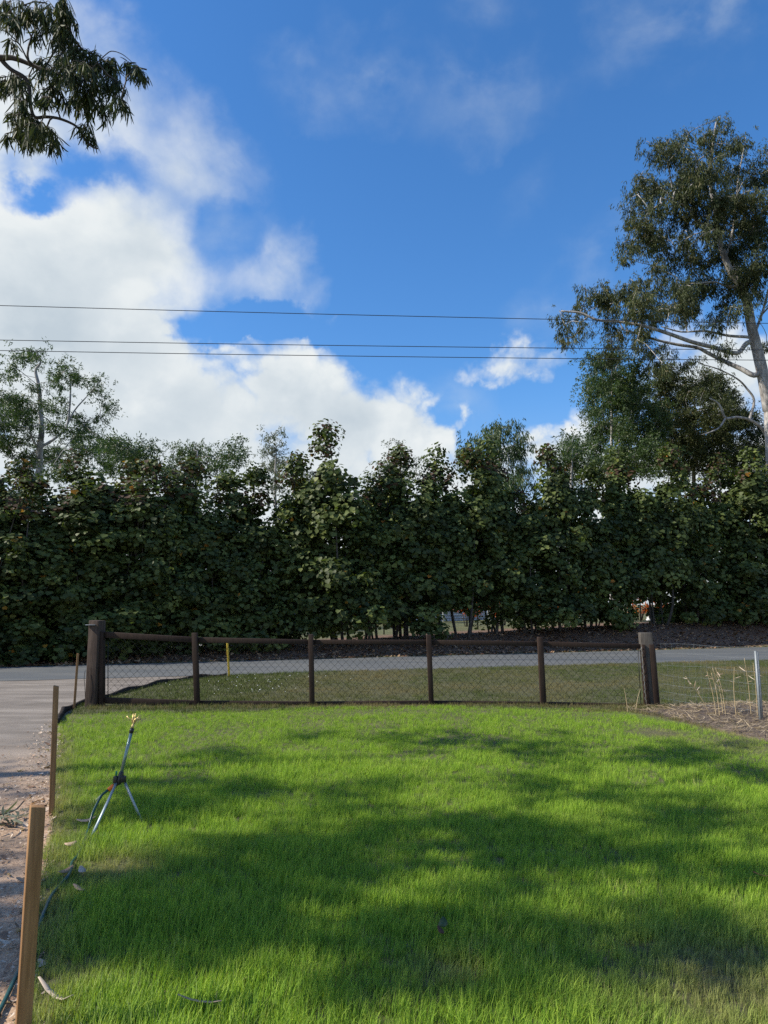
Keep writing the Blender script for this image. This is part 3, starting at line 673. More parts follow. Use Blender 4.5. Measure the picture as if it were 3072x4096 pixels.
def lawn_dens(x, y): return np.interp(y, [0, 5, 7, 11], [1, 1, .62, .55]) * (1 - .35 * dryness(x, y)) * np.where(y < 2.0, .35, 1)
FRONT = [p for p in LAWN if p[1] > 1] + [(8.5, 1.2), (-.8, 1.2)]
gx_, gy_ = sample(FRONT, lawn_dens, 1450)
dr = dryness(gx_, gy_); n_ = len(gx_)
sc_ = (.38 + 1.1 * fbm(gx_ * 2.1, gy_ * 2.1)) * (1 - .45 * dr) * rng.uniform(.8, 1.15, n_) * np.interp(gy_, [3, 6, 9, 11], [1.08, .90, .66, .48])
rot_ = np.stack([rng.normal(0, .10, n_), rng.normal(0, .10, n_), rng.uniform(-1.6, 1.6, n_)], 1)
dr = np.clip(dr + .16 * smooth(.52, .75, fbm(gx_ * 2.6 + 9, gy_ * 2.6)) * rng.random(n_) + (rng.random(n_) < .035) * .5, 0, 1)
scatter('lawn_grass', [tuft(13, .036, .04, .105, .0034, .42, 3, (.22, -.05)) for _ in range(7)], np.stack([gx_, gy_, lawn_h(gx_, gy_) - .006], 1), rot_, np.stack([sc_ * 1.05, sc_ * 1.05, sc_], 1), dr * .95, M['grass'])
tag(bpy.data.objects['lawn_grass'], 'long fresh green grass covering the dappled lawn', 'grass', kind='stuff')
vx, vy = sample(VERGE, lambda x, y: np.where((x > -5) & (x < 13), 1, .4) * (.35 + .65 * fbm(x * 1.5, y * 1.5)), 230)
vd = np.clip(2.2 * fbm(vx * .7 + 4, vy * .9) - .72 - .55 * np.exp(-((vx + 3.2) / 1.3) ** 2), 0, 1); n_ = len(vx)
vs = rng.uniform(.5, 1.0, n_) * (1 + .5 * np.exp(-((vx + 3) / 1.2) ** 2))
scatter('verge_grass', [tuft(13, .07, .03, .085, .0055, .8, 2) for _ in range(5)], np.stack([vx, vy, verge_h(vx, vy) - .008], 1), np.stack([rng.normal(0, .1, n_), rng.normal(0, .1, n_), rng.uniform(0, 6.28, n_)], 1), np.stack([vs] * 3, 1), vd, M['vgrass'])
tag(bpy.data.objects['verge_grass'], 'short mown olive grass of the roadside verge behind the fence', 'grass', kind='stuff')

# ------------------------------------------------------------------ trees
class Skel:
    """a branching skeleton: limbs are given, every foliage clump then grows its own branch back to the nearest wood"""
    def __init__(s): s.p = []; s.par = []; s.mr = []; s.lv = []
    def add(s, p, par, mr=0.0): s.p.append(np.asarray(p, float)); s.par.append(par); s.mr.append(mr); return len(s.p) - 1
    def path(s, pts, par=-1, r0=0.0, r1=0.0, seg=4):
        pts = curve_pts(pts, seg) if len(pts) > 2 else np.asarray(pts, float); k = par; n_ = len(pts)
        for i, p in enumerate(pts):
            if i == 0 and par >= 0 and np.linalg.norm(p - s.p[par]) < 1e-6: continue
            k = s.add(p, k, r0 + (r1 - r0) * i / max(n_ - 1, 1))
        return k
    def near(s, q): d = np.linalg.norm(np.array(s.p) - q, axis=1); return int(d.argmin())
    def grow(s, q, seg=.5, sag=.12, jit=.06, rise=.5, R_=None):
        A = np.array(s.p); v = q - A; d = np.linalg.norm(v, axis=1)
        pen = d + np.maximum(-v[:, 2], 0) * rise            # wood above the clump is a poor starting point
        i = int(pen.argmin()); a = s.p[i]; L = d[i]
        if L < .05: return i
        n_ = max(2, int(L / seg)); mid = (a + q) / 2 + np.array([0, 0, sag * L]) + rng.normal(0, .10 * L, 3); k = i
        for j in range(1, n_ + 1):
            t = j / n_; p = (1 - t) ** 2 * a + 2 * t * (1 - t) * mid + t * t * q
            if j < n_: p = p + rng.normal(0, jit * seg, 3)
            k = s.add(p, k)
        return k
    def radii(s, r0, ex=2.4):
        n_ = len(s.p); acc = np.zeros(n_); ch = np.zeros(n_, int)
        for i in range(n_):
            if s.par[i] >= 0: ch[s.par[i]] += 1
        r = np.zeros(n_)
        for i in range(n_ - 1, -1, -1):
            r[i] = max(r0 if ch[i] == 0 else acc[i] ** (1 / ex), s.mr[i])
            if s.par[i] >= 0: acc[s.par[i]] += r[i] ** ex if s.mr[i] == 0 else r[i] ** ex * .3
        return r
    def mesh(s, mb, r0, sides=(5, 8), rmin=0.0):
        r = s.radii(r0); n_ = len(s.p); kids = [[] for _ in range(n_)]
        for i in range(n_):
            if s.par[i] >= 0: kids[s.par[i]].append(i)
        starts = [i for i in range(n_) if s.par[i] < 0]
        todo = [(None, i) for i in starts]
        while todo:
            par, i = todo.pop(); ch = [i] if par is None else [par, i]; cur = i
            while kids[cur]:
                ks = sorted(kids[cur], key=lambda j: -r[j]); nx = ks[0]
                for o_ in ks[1:]: todo.append((cur, o_))
                ch.append(nx); cur = nx
            if len(ch) < 2: continue
            rr = r[ch].copy()
            if par is not None: rr[0] = min(rr[0], rr[1] * 1.25)
            if rr.max() < rmin: continue
            mb.tube(np.array([s.p[j] for j in ch]), rr, sides[1] if rr.max() > .05 else sides[0], cap=True)
def unit(a): return a / (np.linalg.norm(a, axis=-1, keepdims=True) + 1e-9)
LEAF = {'diamond': (np.array([(0, 0, 0), (-.5, .42, .0), (0, 1, 0), (.5, .42, .0)], float), np.array([(0, 1, 2, 3)])),
        'round': (np.array([(0, 0, 0), (-.40, .02, .07), (-.52, .45, .10), (0, 1, -.06), (.52, .45, .10), (.40, .02, .07)], float), np.array([(0, 1, 2, 3), (0, 3, 4, 5)])),
        'sickle': (np.array([(0, 0, 0), (-.42, .25, .0), (.5, .25, 0), (-.25, .55, .02), (.75, .55, .02), (.35, .82, 0), (1.05, .80, 0), (1.25, 1.0, 0)], float), np.array([(0, 2, 1, 1), (1, 2, 4, 3), (3, 4, 6, 5), (5, 6, 7, 7)]))}
LEAFF = {'diamond': ([(0, 1, 2, 3)], []), 'round': ([(0, 1, 2, 3), (0, 3, 4, 5)], []), 'sickle': ([(1, 2, 4, 3), (3, 4, 6, 5)], [(0, 2, 1), (5, 6, 7)])}
def leaves(C, axis, normal, length, width, kind, tint):
    T = LEAF[kind][0]; q, t = LEAFF[kind]; axis = unit(axis); x = unit(np.cross(axis, normal)); z = np.cross(x, axis); n_ = len(C); k = len(T)
    V = C[:, None, :] + x[:, None, :] * (T[None, :, 0:1] * width[:, None, None]) + axis[:, None, :] * (T[None, :, 1:2] * length[:, None, None]) + z[:, None, :] * (T[None, :, 2:3] * width[:, None, None])
    off = (np.arange(n_) * k)[:, None, None]
    fs = [(np.array(f)[None] + off).reshape(-1, len(f[0])) for f in (q, t) if f]
    return V.reshape(-1, 3), fs, np.repeat(tint, k)
def crown(name, parts, material, parent, origin):
    Vs = []; F = []; ti = []; off = 0
    for V, fs, tt in parts:
        Vs.append(V); ti.append(tt); F += [f + off for f in fs]; off += len(V)
    q = [f for f in F if f.shape[1] == 4]; t = [f for f in F if f.shape[1] == 3]
    me = np_mesh(name, np.vstack(Vs) - np.asarray(origin), ([np.vstack(q)] if q else []) + ([np.vstack(t)] if t else []), material, {'tint': ('FLOAT', np.concatenate(ti))})
    return link(name, me, parent)
def clump_leaves(c, n_, rad, kind, L, W, hang=.8, flat=1.0):
    """leaves hang in short strands below the twig ends of a clump"""
    c = np.asarray(c); ns = max(4, int(n_ / 14)); o_ = rng.normal(0, .52, (ns, 3)) * rad * np.array([1.15, 1.15, .75]); ln = rad * rng.uniform(.25, 1.15, ns) * (.35 + hang)
    i = rng.integers(0, ns, n_); t = rng.random(n_); side = rng.normal(0, .11 + .10 * (1 - hang), (n_, 3)) * rad
    g = o_[i] + side + np.stack([t * 0, t * 0, -t * ln[i] * hang], 1) + (o_[i] * .35) * t[:, None] * (1 - hang); C = c + g
    ax = unit(rng.normal(0, 1, (n_, 3))); ax = unit(ax * (1.15 - hang) + np.array([0, 0, -1]) * hang + unit(o_[i]) * .3)
    nr = unit(rng.normal(0, 1, (n_, 3)))
    Ls = L * rng.uniform(.7, 1.25, n_); Ws = W * rng.uniform(.75, 1.2, n_); ti = np.clip(rng.normal(.5, .18, n_) + rng.normal(0, .14), 0, 1)
    return leaves(C, ax, nr, Ls, Ws, kind, ti)

def gum(name, label, D, lobes, trunk, limbs=(), r0=.012, lw=(.18, .040), per=70, kpl=8.0, crad=.42, spread=.05, leafm='gumleaf', barkm='gumbark', extra=(), trunk_r=(.3, .1), base_uv=None, group=None, hang=.75, lod=1.0, rmin=0.0):
    """lobes: foliage masses (u, v, radius in photo pixels) at depth D, each spread through its own depth"""
    base_p = P(*base_uv, D) if base_uv else P(*trunk[0], D); base_p = np.array([base_p[0], base_p[1], float(bank(base_p[0], base_p[1]))])
    e = empty(name, base_p, label, 'tree', group); sk = Skel()
    dj = lambda: D
    tp = [base_p + np.array([0, 0, -.3])] + [P(u, v, D) for u, v in trunk]
    sk.path(tp, -1, trunk_r[0], trunk_r[1])
    for lm in limbs:
        pts = [P(u, v, D + dd) for (u, v, dd) in lm[1]]; i = sk.near(pts[0]); sk.path([sk.p[i]] + pts, i, lm[0], lm[0] * .35)
    C = []
    for (u, v, r) in lobes:
        m_ = r / FPX * D; c0 = P(u, v, D + rng.normal(0, spread * D)); k = max(2, int(kpl * (m_ / .8) ** 2 + .5))
        for _ in range(k):
            g = rng.normal(0, 1, 3); g = g / np.linalg.norm(g) * m_ * (rng.random() ** .4); g[1] *= 1.5; C.append(c0 + g * np.array([.9, 1, .9]))
    for (c0, m_, k) in extra:
        for _ in range(k):
            g = rng.normal(0, 1, 3); g = g / np.linalg.norm(g) * m_ * (rng.random() ** .4); q = np.asarray(c0) + g
            if not inframe(q, .02): C.append(q)
    C = np.array(C); root = np.array(sk.p); dd = np.array([np.linalg.norm(root - c, axis=1).min() for c in C])
    for i in np.argsort(dd): sk.grow(C[i] + np.array([0, 0, crad * .3]), .6)
    mb = MB(); sk.mesh(mb, r0, rmin=rmin); mb.build('trunk', M[barkm], e, base_p, True)
    parts = [clump_leaves(c, int(per * lod * rng.uniform(.7, 1.3)), crad * rng.uniform(.7, 1.25), 'diamond', lw[0], lw[1], hang, .85) for c in C]
    crown('crown', parts, M[leafm], e, base_p); return e
def Z(scale, ox, oy): return lambda L: [(ox + a / scale, oy + b / scale, c / scale) for a, b, c in L]

# the big pale-barked gum on the right
z1 = Z(1.58, 2200, 400); zp = lambda L: [(2200 + a / 1.58, 400 + b / 1.58) for a, b in L]; zl = lambda L: [(2200 + a / 1.58, 400 + b / 1.58, c) for a, b, c in L]
lob = [(1050, 130, 42), (1035, 240, 85), (1120, 320, 85), (830, 230, 60), (630, 300, 50), (720, 290, 55), (770, 350, 90), (850, 470, 120), (990, 420, 110), (1210, 300, 55), (1215, 420, 55), (1300, 470, 95),
       (580, 520, 65), (680, 560, 100), (800, 590, 120), (950, 590, 130), (1100, 540, 110), (1280, 600, 110), (520, 720, 60), (620, 770, 110), (740, 790, 115), (850, 850, 75), (1090, 740, 100), (1270, 760, 115), (500, 930, 55),
       (610, 880, 70), (470, 1000, 32), (700, 940, 90), (670, 1030, 45), (850, 970, 75), (960, 1000, 90), (1060, 960, 85), (690, 1110, 35), (760, 1070, 45), (1240, 900, 115), (1330, 970, 90), (1150, 1060, 70), (1250, 1080, 70),
       (60, 1350, 42), (90, 1440, 42), (100, 1520, 40), (160, 1360, 50), (190, 1440, 38), (240, 1230, 55), (320, 1180, 70), (300, 1270, 60), (390, 1270, 80), (480, 1240, 90), (560, 1190, 80), (590, 1290, 100), (700, 1270, 100), (820, 1250, 105),
       (940, 1220, 105), (1030, 1160, 85), (410, 1400, 55), (450, 1460, 35), (560, 1430, 55), (580, 1490, 30), (650, 1380, 55), (860, 1360, 65), (1080, 1350, 65), (1050, 1420, 50), (1180, 1320, 55), (360, 1560, 35), (530, 1550, 25), (690, 1610, 60),
       (640, 1560, 40), (1000, 1440, 45), (1320, 1230, 70), (1010, 1720, 45), (880, 1640, 25), (1340, 1560, 35), (1110, 1580, 30), (690, 1690, 40), (400, 1590, 30)]
limbs = [(.13, zl([(1240, 1540, 0), (1180, 1600, -.3), (1040, 1565, -.8), (900, 1530, -1.2), (760, 1480, -1.5), (600, 1430, -1.4), (430, 1400, -1.0), (300, 1390, -.8), (190, 1345, -.6), (70, 1335, -.5)])),
         (.15, zl([(1290, 1740, 0), (1210, 1700, .3), (1110, 1655, .8), (1000, 1600, 1.2), (930, 1565, 1.3), (800, 1545, 1.5), (650, 1510, 1.6), (500, 1460, 1.5)])),
         (.09, zl([(1260, 1500, 0), (1130, 1490, .6), (980, 1460, 1.2), (830, 1465, 1.6), (700, 1430, 1.8)])),
         (.08, zl([(1200, 1190, 0), (1110, 1175, -.4), (1040, 1150, -.8), (930, 1160, -1.2)])),
         (.09, zl([(1060, 850, 0), (1000, 795, -.4), (930, 770, -.7), (890, 700, -.9), (840, 660, -1.0), (700, 620, -1.2)])),
         (.09, zl([(1290, 1480, 0), (1330, 1380, .5), (1360, 1280, .8), (1400, 1100, 1), (1420, 900, 1.2)])),
         (.08, zl([(1110, 1000, 0), (1150, 850, .6), (1170, 700, 1), (1190, 500, 1.2), (1220, 330, 1.3)])),
         (.10, zl([(1378, 2130, 1), (1330, 2065, .8), (1260, 2020, .5), (1180, 2005, .2), (1110, 2010, 0), (1085, 1955, -.2), (1060, 1915, -.3), (1010, 1885, -.5)])),
         (.06, zl([(1110, 2010, 0), (1070, 2070, -.4), (1010, 2100, -.6), (960, 2115, -.8)])),
         (.08, zl([(1260, 2020, .5), (1290, 1900, .7), (1245, 1825, .8), (1180, 1760, .9), (1060, 1700, 1.2), (960, 1670, 1.4)])),
         (.05, zl([(945, 1905, -1), (900, 1880, -1), (850, 1850, -1.1), (790, 1815, -1.2), (700, 1800, -1.3)]))]
limbs = limbs[:10]
lob += [(1180, 1100, 75), (1150, 980, 70), (1100, 860, 80), (1060, 660, 80), (1180, 640, 90), (1230, 1180, 60), (1330, 1100, 90), (1340, 860, 100), (1350, 680, 90), (1340, 400, 60), (900, 1110, 55), (820, 1140, 60), (1120, 1230, 60), (560, 620, 60), (930, 700, 90), (990, 880, 80)]
ext = []
for k in range(26):
    a = rng.uniform(0, 1); c = P(3200 + 900 * a, 600 + 900 * rng.random() ** .9, 36 + rng.normal(0, 3)); ext.append((c, 1.1, 5))
for k in range(10): ext.append((P(2700 + 1300 * rng.random(), 700 + 800 * rng.random(), 41 + 2 * rng.random()), .9, 3))
gum('gum_tree', 'tall pale-barked gum tree with drooping foliage rising over the hedge at the right', 36, z1(lob), zp([(1400, 2080), (1385, 1960), (1350, 1760), (1305, 1560), (1270, 1420), (1245, 1270), (1195, 1170), (1130, 1060), (1070, 880), (1045, 700), (1010, 480), (1035, 250), (1050, 140)]),
    limbs, r0=.016, per=270, extra=ext, trunk_r=(.36, .04), base_uv=(3120, 2480), crad=.45, kpl=8.5)

# trees behind the hedge
z8 = Z(1.508, 0, 1350); z8p = lambda L: [(a / 1.508, 1350 + b / 1.508) for a, b in L]; z8l = lambda L: [(a / 1.508, 1350 + b / 1.508, c) for a, b, c in L]
gum('gum_tree', 'open-crowned gum tree with forked trunk above the hedge at the far left', 38,
    z8([(220, 75, 28), (150, 140, 45), (60, 185, 30), (60, 240, 22), (205, 130, 30), (120, 110, 20), (400, 215, 55), (470, 255, 55), (360, 285, 45), (590, 290, 45), (570, 255, 25), (625, 360, 35), (640, 420, 25), (610, 480, 32), (90, 390, 75), (40, 440, 80), (130, 470, 80), (230, 380, 50), (210, 300, 25),
         (380, 360, 40), (330, 450, 55), (320, 540, 55), (440, 470, 45), (500, 530, 65), (450, 600, 65), (560, 600, 50), (600, 640, 50), (100, 560, 100), (40, 620, 90), (300, 690, 90), (420, 690, 80), (200, 720, 90), (520, 690, 70), (-80, 500, 90), (-100, 620, 90), (350, 800, 70), (150, 830, 80)]),
    z8p([(235, 1050), (238, 800), (240, 665), (252, 560), (245, 450), (235, 300), (215, 200), (245, 150), (225, 90)]),
    [(.09, z8l([(240, 665, 0), (330, 610, .4), (400, 540, .8), (420, 420, 1), (425, 300, 1.1), (420, 220, 1.1)])), (.06, z8l([(400, 540, .8), (450, 440, 1.2), (520, 360, 1.5), (570, 300, 1.6)])), (.07, z8l([(240, 680, 0), (190, 600, -.5), (170, 500, -.8), (120, 430, -1)]))],
    per=210, kpl=10, crad=.40, leafm='greenleaf', trunk_r=(.24, .03), base_uv=(156, 2500), lw=(.16, .048), hang=.4)
def bush(label, u, D, lobes, **kw):
    a = dict(per=200, kpl=9, crad=.44, leafm='greenleaf', barkm='gumbark', trunk_r=(.16, .03), base_uv=(u, 2480), lw=(.16, .05), hang=.45, group='trees standing behind the hedge', r0=.012)
    a.update(kw); top = min(l[1] for l in lobes); bot = max(l[1] + l[2] for l in lobes)
    gum('background_tree', label, D, lobes, [(u + 4, 2200), (u - 5, bot), (u, top + 30)], **a)
bush('rounded green tree crown above the hedge, right of the far left gum', 520, 34, z8([(720, 650, 70), (780, 670, 80), (660, 690, 60), (740, 720, 90), (890, 680, 60), (930, 660, 50), (880, 740, 70), (640, 760, 70), (760, 800, 90)]))
bush('pale green tree with two airy crowns above the hedge, left of centre', 790, 36, z8([(1125, 640, 45), (1120, 700, 70), (1190, 690, 60), (1240, 740, 60), (1040, 820, 85), (1350, 690, 50), (1430, 670, 45), (1470, 690, 45), (1400, 740, 60), (1330, 790, 70), (1150, 800, 80)]), per=190)
bush('thin grey-green tree showing between hedge tops near the centre left', 1105, 40, [(1090, 1755, 32), (1110, 1790, 40), (1080, 1840, 45), (1130, 1860, 45), (1240, 1880, 35), (1100, 1920, 50)], leafm='greyleaf', per=130)
bush('sparse grey tree with bare twigs above the hedge at the centre', 1580, 42, [(1572, 1775, 22), (1565, 1820, 22), (1550, 1870, 35), (1690, 1830, 25), (1640, 1870, 35), (1700, 1880, 25), (1520, 1890, 25), (1590, 1920, 50)], leafm='greyleaf', per=90)
bush('weeping light green tree above the hedge, right of centre', 2000, 33, [(1990, 1715, 35), (2030, 1720, 40), (1950, 1740, 45), (2060, 1770, 50), (1900, 1770, 40), (1860, 1820, 45), (1990, 1800, 70), (2070, 1850, 50), (2100, 1880, 40), (1930, 1870, 60), (2120, 1930, 30), (2000, 1920, 70)], hang=.85, lw=(.18, .04), per=230)
bush('bushy dark green tree top left of the tall gum, low above the hedge', 2290, 34, [(2270, 1765, 35), (2290, 1800, 55), (2250, 1840, 55), (2330, 1850, 60), (2290, 1900, 70), (2390, 1800, 40)], per=210)
z6 = Z(1.58, 2200, 400)
bush('broad leafy tree crown filling the space under the tall gum', 2450, 44, z6([(330, 1640, 70), (270, 1680, 60), (450, 1650, 70), (400, 1580, 45), (230, 1740, 45), (340, 1760, 120), (470, 1760, 110), (260, 1850, 70), (380, 1880, 130), (300, 1960, 80), (500, 1930, 120), (420, 2050, 130), (560, 1850, 90), (600, 2000, 140), (330, 2100, 90), (550, 2150, 150), (280, 2210, 120), (470, 2260, 130), (660, 2260, 130), (350, 2330, 120)]), per=240, kpl=8, trunk_r=(.25, .05), crad=.5, lw=(.17, .058))
bush('dense dark tree crown behind the lowest limb of the tall gum', 2780, 46, z6([(720, 1720, 70), (700, 1800, 100), (820, 1760, 80), (880, 1850, 120), (1000, 1800, 100), (780, 1930, 140), (950, 1960, 140), (1100, 1900, 100), (1080, 2020, 130), (1220, 2020, 90), (1180, 2130, 110), (1330, 2080, 70), (850, 2100, 150), (1000, 2140, 150), (700, 2080, 130), (1340, 2180, 90), (790, 2270, 130), (950, 2290, 130), (1100, 2250, 130), (1260, 2270, 120), (1180, 2000, 90), (1350, 2300, 110)]), per=240, kpl=8, trunk_r=(.3, .05), crad=.5, lw=(.17, .058), leafm='gumleaf')

# ------------------------------------------------------------------ the hedge: multi-stemmed round-leaved trees
def hedge_variant(seed, low, h=7.0):
    r_ = np.random.default_rng(seed); sk = Skel(); C = []; nl = 5; tips = []
    for i in range(nl):
        a = i / nl * 6.283 + r_.uniform(-.4, .4); o_ = r_.uniform(.35, 1.15) if i else .1; ht = h * (r_.uniform(.58, .90) if i else 1.0)
        tip = np.array([o_ * math.cos(a), o_ * math.sin(a) * .9, ht]); b_ = np.array([.22 * math.cos(a), .22 * math.sin(a), -.3])
        mid = b_ * .5 + tip * .5 + np.array([r_.normal(0, .12), r_.normal(0, .12), 0]); q = b_ * .78 + tip * .22 + np.array([r_.normal(0, .1), r_.normal(0, .1), 0])
        sk.path([b_, q, mid, tip], -1, .05 * r_.uniform(.7, 1.2), .012); tips.append((b_, tip))
    n_ = 0
    for b_, tip in tips:
        for _ in range(33):
            t = low + (1 - low) * r_.random() ** 1.05; c = b_ + (tip - b_) * t; rad = 1.35 * (1 - t ** 1.6) + .12; a = r_.uniform(0, 6.283); rr = rad * (r_.random() ** .38)
            C.append(c + np.array([rr * math.cos(a), rr * math.sin(a), r_.normal(0, .1)]))
        C.append(tip)
    C = np.array(C); A = np.array(sk.p); dd = [np.linalg.norm(A - c, axis=1).min() for c in C]
    for i in np.argsort(dd): sk.grow(C[i], .35, .05, .05, .3)
    mb = MB(); sk.mesh(mb, .006, (4, 6))
    V = np.vstack(mb.v); tme = np_mesh('hedge_trunk', V, [np.vstack(mb.q), np.vstack(mb.t)], M['hedgebark'], smooth_=True)
    parts = []
    for c in C:
        top = c[2] / h; n_ = int(r_.uniform(50, 92)); g = unit(r_.normal(0, 1, (n_, 3))) * (r_.random((n_, 1)) ** .4) * r_.uniform(.26, .50) * np.array([1, 1, .9])
        out = np.array([c[0], c[1], 0]); out = out / (np.linalg.norm(out) + .3)
        nr = unit(out * .45 + np.array([0, 0, .5]) + r_.normal(0, .38, (n_, 3)) + g * 2.0); ax = unit(np.array([0, 0, -.75]) + out * .35 + r_.normal(0, .45, (n_, 3)))
        ax = unit(ax - nr * (ax * nr).sum(1, keepdims=True) * .8)
        L = r_.uniform(.07, .175, n_) * (1.0 if top < .85 else .8); base_t = np.clip(.42 + r_.normal(0, .19) + r_.normal(0, .15, n_), 0, .90)
        if top > .8 and r_.random() < .5: base_t = np.where(r_.random(n_) < .4, .955, base_t)
        base_t = np.where(r_.random(n_) < .004, r_.uniform(.975, 1, n_), base_t)
        parts.append(leaves(c + g, ax, nr, L, L * r_.uniform(.85, 1.05, n_), 'round', base_t))
    Vs = []; F = []; ti = []; off = 0
    for Vv, fs, tt in parts: Vs.append(Vv); ti.append(tt); F += [f + off for f in fs]; off += len(Vv)
    cme = np_mesh('hedge_crown', np.vstack(Vs), [np.vstack(F)], M['hedgeleaf'], {'tint': ('FLOAT', np.concatenate(ti))})
    return tme, cme
HV = [hedge_variant(100 + i, (.04, .08, .06, .05, .12, .18, .15, .10, .30, .27)[i]) for i in range(10)]
LEGGY = (1485, 1740, 1860, 1985, 2500, 2640)
HEDGE = [(-560, 1880), (-410, 1890), (-270, 1870), (-130, 1900), (10, 1880), (130, 1890), (250, 1850), (380, 1845), (500, 1830), (620, 1815), (745, 1860), (870, 1870), (1000, 1885), (1165, 1785), (1365, 1748), (1485, 1880), (1600, 1820), (1740, 1815), (1860, 1830), (1985, 1800), (2120, 1975), (2235, 1800), (2370, 1850), (2500, 1815), (2640, 1790), (2780, 1830), (2910, 1815), (3040, 1800), (3200, 1820)]  # leftmost trees, out of view, are added to keep sun off the hedge end
ORD = ['first', 'second', 'third', 'fourth', 'fifth', 'sixth', 'seventh', 'eighth', 'ninth', 'tenth', 'eleventh', 'twelfth', 'thirteenth']
nH = len(HEDGE)
for i, (u, v) in enumerate(HEDGE):
    k = (u - 1536) / FPX / 1.0136; off = np.interp(u, [0, 1500, 3072], [2.0, 2.6, 3.2]) + rng.uniform(-.35, .35); y = (22.2 + off) / (1 - .362 * k); x = k * y
    gz_ = float(bank(x, y)); H = PY(u, v, y)[2] - gz_
    lab = f'{ORD[2 - i]} unseen round-leaved hedge tree added beyond the left edge to shade the hedge' if i < 3 else f'{ORD[i - 3]} round-leaved dark hedge tree from the left edge of the view' if i < 16 else f'{ORD[nH - 1 - i]} round-leaved dark hedge tree from the right edge of the view'
    e = empty('hedge_tree', (x, y, gz_), lab, 'tree', 'hedge trees along the far side of the road')
    vi = (i * 3 + 1) % 4 if (u < 560 or u > 2700) else 4 + (i * 3 + (i // 4)) % 4
    if u in LEGGY: vi = 8 + i % 2
    e.rotation_euler = (rng.normal(0, .045), rng.normal(0, .045), rng.uniform(-.5, .5) + math.pi * (i % 2)); s_ = H / 7.0 * rng.uniform(.93, 1.05); e.scale = (max(.95, min(1.1, s_)) * rng.uniform(1.08, 1.38), max(.9, min(1.1, s_)) * rng.uniform(.95, 1.25), s_)
    link('trunk', HV[vi][0], e); link('crown', HV[vi][1], e)

# ------------------------------------------------------------------ gums beside the driveway: an overhanging branch, and the shade on the lawn
z7 = lambda L: [(a / 2.37, b / 2.37, c / 2.37) for a, b, c in L]
D7 = 6.3
SHADE = [(1850, 2945, 620, 22, 9), (2500, 3000, 560, 40, 14), (900, 3010, 330, 16, 4), (1150, 3130, 640, 32, 12), (700, 3215, 240, 45, 8), (2300, 3150, 330, 55, 9), (2850, 3250, 300, 60, 10), (1280, 3400, 420, 75, 16), (1950, 3330, 380, 75, 13), (2450, 3380, 330, 70, 11),
         (560, 3630, 400, 75, 18), (1150, 3600, 300, 45, 9), (300, 3760, 170, 50, 5), (900, 3730, 240, 30, 5), (1700, 3710, 300, 40, 8), (1680, 3880, 170, 15, 3), (2760, 3740, 330, 50, 9), (2350, 3800, 200, 22, 3), (2950, 3480, 190, 40, 4), (2100, 3560, 200, 40, 4),
         (-150, 3120, 260, 60, 6), (-100, 3750, 200, 130, 6), (60, 3420, 130, 25, 2), (2950, 3000, 200, 40, 4), (1500, 3230, 260, 30, 4)]
def lift(g, ok):
    """a foliage place up the sun ray from a shaded spot on the lawn, high enough to stay out of the picture"""
    for h in np.arange(6.4 + rng.uniform(0, 2.2), 17, .35):
        p = g + S * (h / S[2])
        if not inframe(p, .09): return p
    return None
LIT = [(500, 3390, 360, 105), (900, 4090, 1500, 160), (1250, 3720, 130, 30), (1330, 3270, 200, 30), (2750, 3480, 180, 40), (2000, 3430, 110, 25), (1890, 3600, 180, 55), (2120, 3180, 150, 30), (2590, 3270, 120, 35), (2440, 3110, 130, 22), (2330, 3600, 200, 42), (2880, 3610, 170, 45), (600, 2920, 560, 55), (2000, 3010, 160, 18), (1400, 3520, 260, 30), (2900, 3960, 260, 60), (2150, 3930, 190, 60), (1750, 3160, 120, 22), (2660, 2945, 200, 14), (1250, 3030, 200, 18), (900, 3270, 160, 24)]
CA = []; CB = []
for (u, v, ru, rv, k) in SHADE:
    for _ in range(int(k * 1.2)):
        a = rng.uniform(0, 6.283); r = .95 * math.sqrt(rng.random()); uu, vv = u + ru * r * math.cos(a), v + rv * r * math.sin(a)
        if any(((uu - lu) / lr) ** 2 + ((vv - lv_) / ls) ** 2 < 1 for lu, lv_, lr, ls in LIT): continue
        p = lift(PZ(uu, vv, .06), 0)
        if p is not None: (CA if p[1] < 5.2 else CB).append(p)
def near_leaves(c, rad, n_tw, skel, r_, near=True):
    """drooping twigs from a clump centre, leaves alternating along them"""
    out = []
    for _ in range(n_tw):
        a = r_.uniform(0, 6.283); d = np.array([math.cos(a), math.sin(a), r_.uniform(-.1, .5)]); L = rad * r_.uniform(.8, 1.5); p = np.array(c, float); pts = [p.copy()]
        for s in range(6):
            p = p + d * L / 6; d = unit(d + np.array([0, 0, -.42])); pts.append(p.copy())
        pts = np.array(pts); skel.tube(pts, np.linspace(.0035, .0014, 7), 3, False)
        k = r_.integers(7, 12); t = r_.uniform(.15, 1, k) * 5.99; i = t.astype(int); f = (t - i)[:, None]; C = pts[i] * (1 - f) + pts[i + 1] * f
        ax = unit(np.array([0, 0, -1.0]) + r_.normal(0, .30, (k, 3))); nr = unit(r_.normal(0, 1, (k, 3)))
        out.append(leaves(C, ax, nr, r_.uniform(.10, .175, k), r_.uniform(.010, .0145, k) * np.where(r_.random(k) < .5, 1, -1), 'sickle', np.clip(r_.normal(.45, .2, k), 0, .9)))
    return out
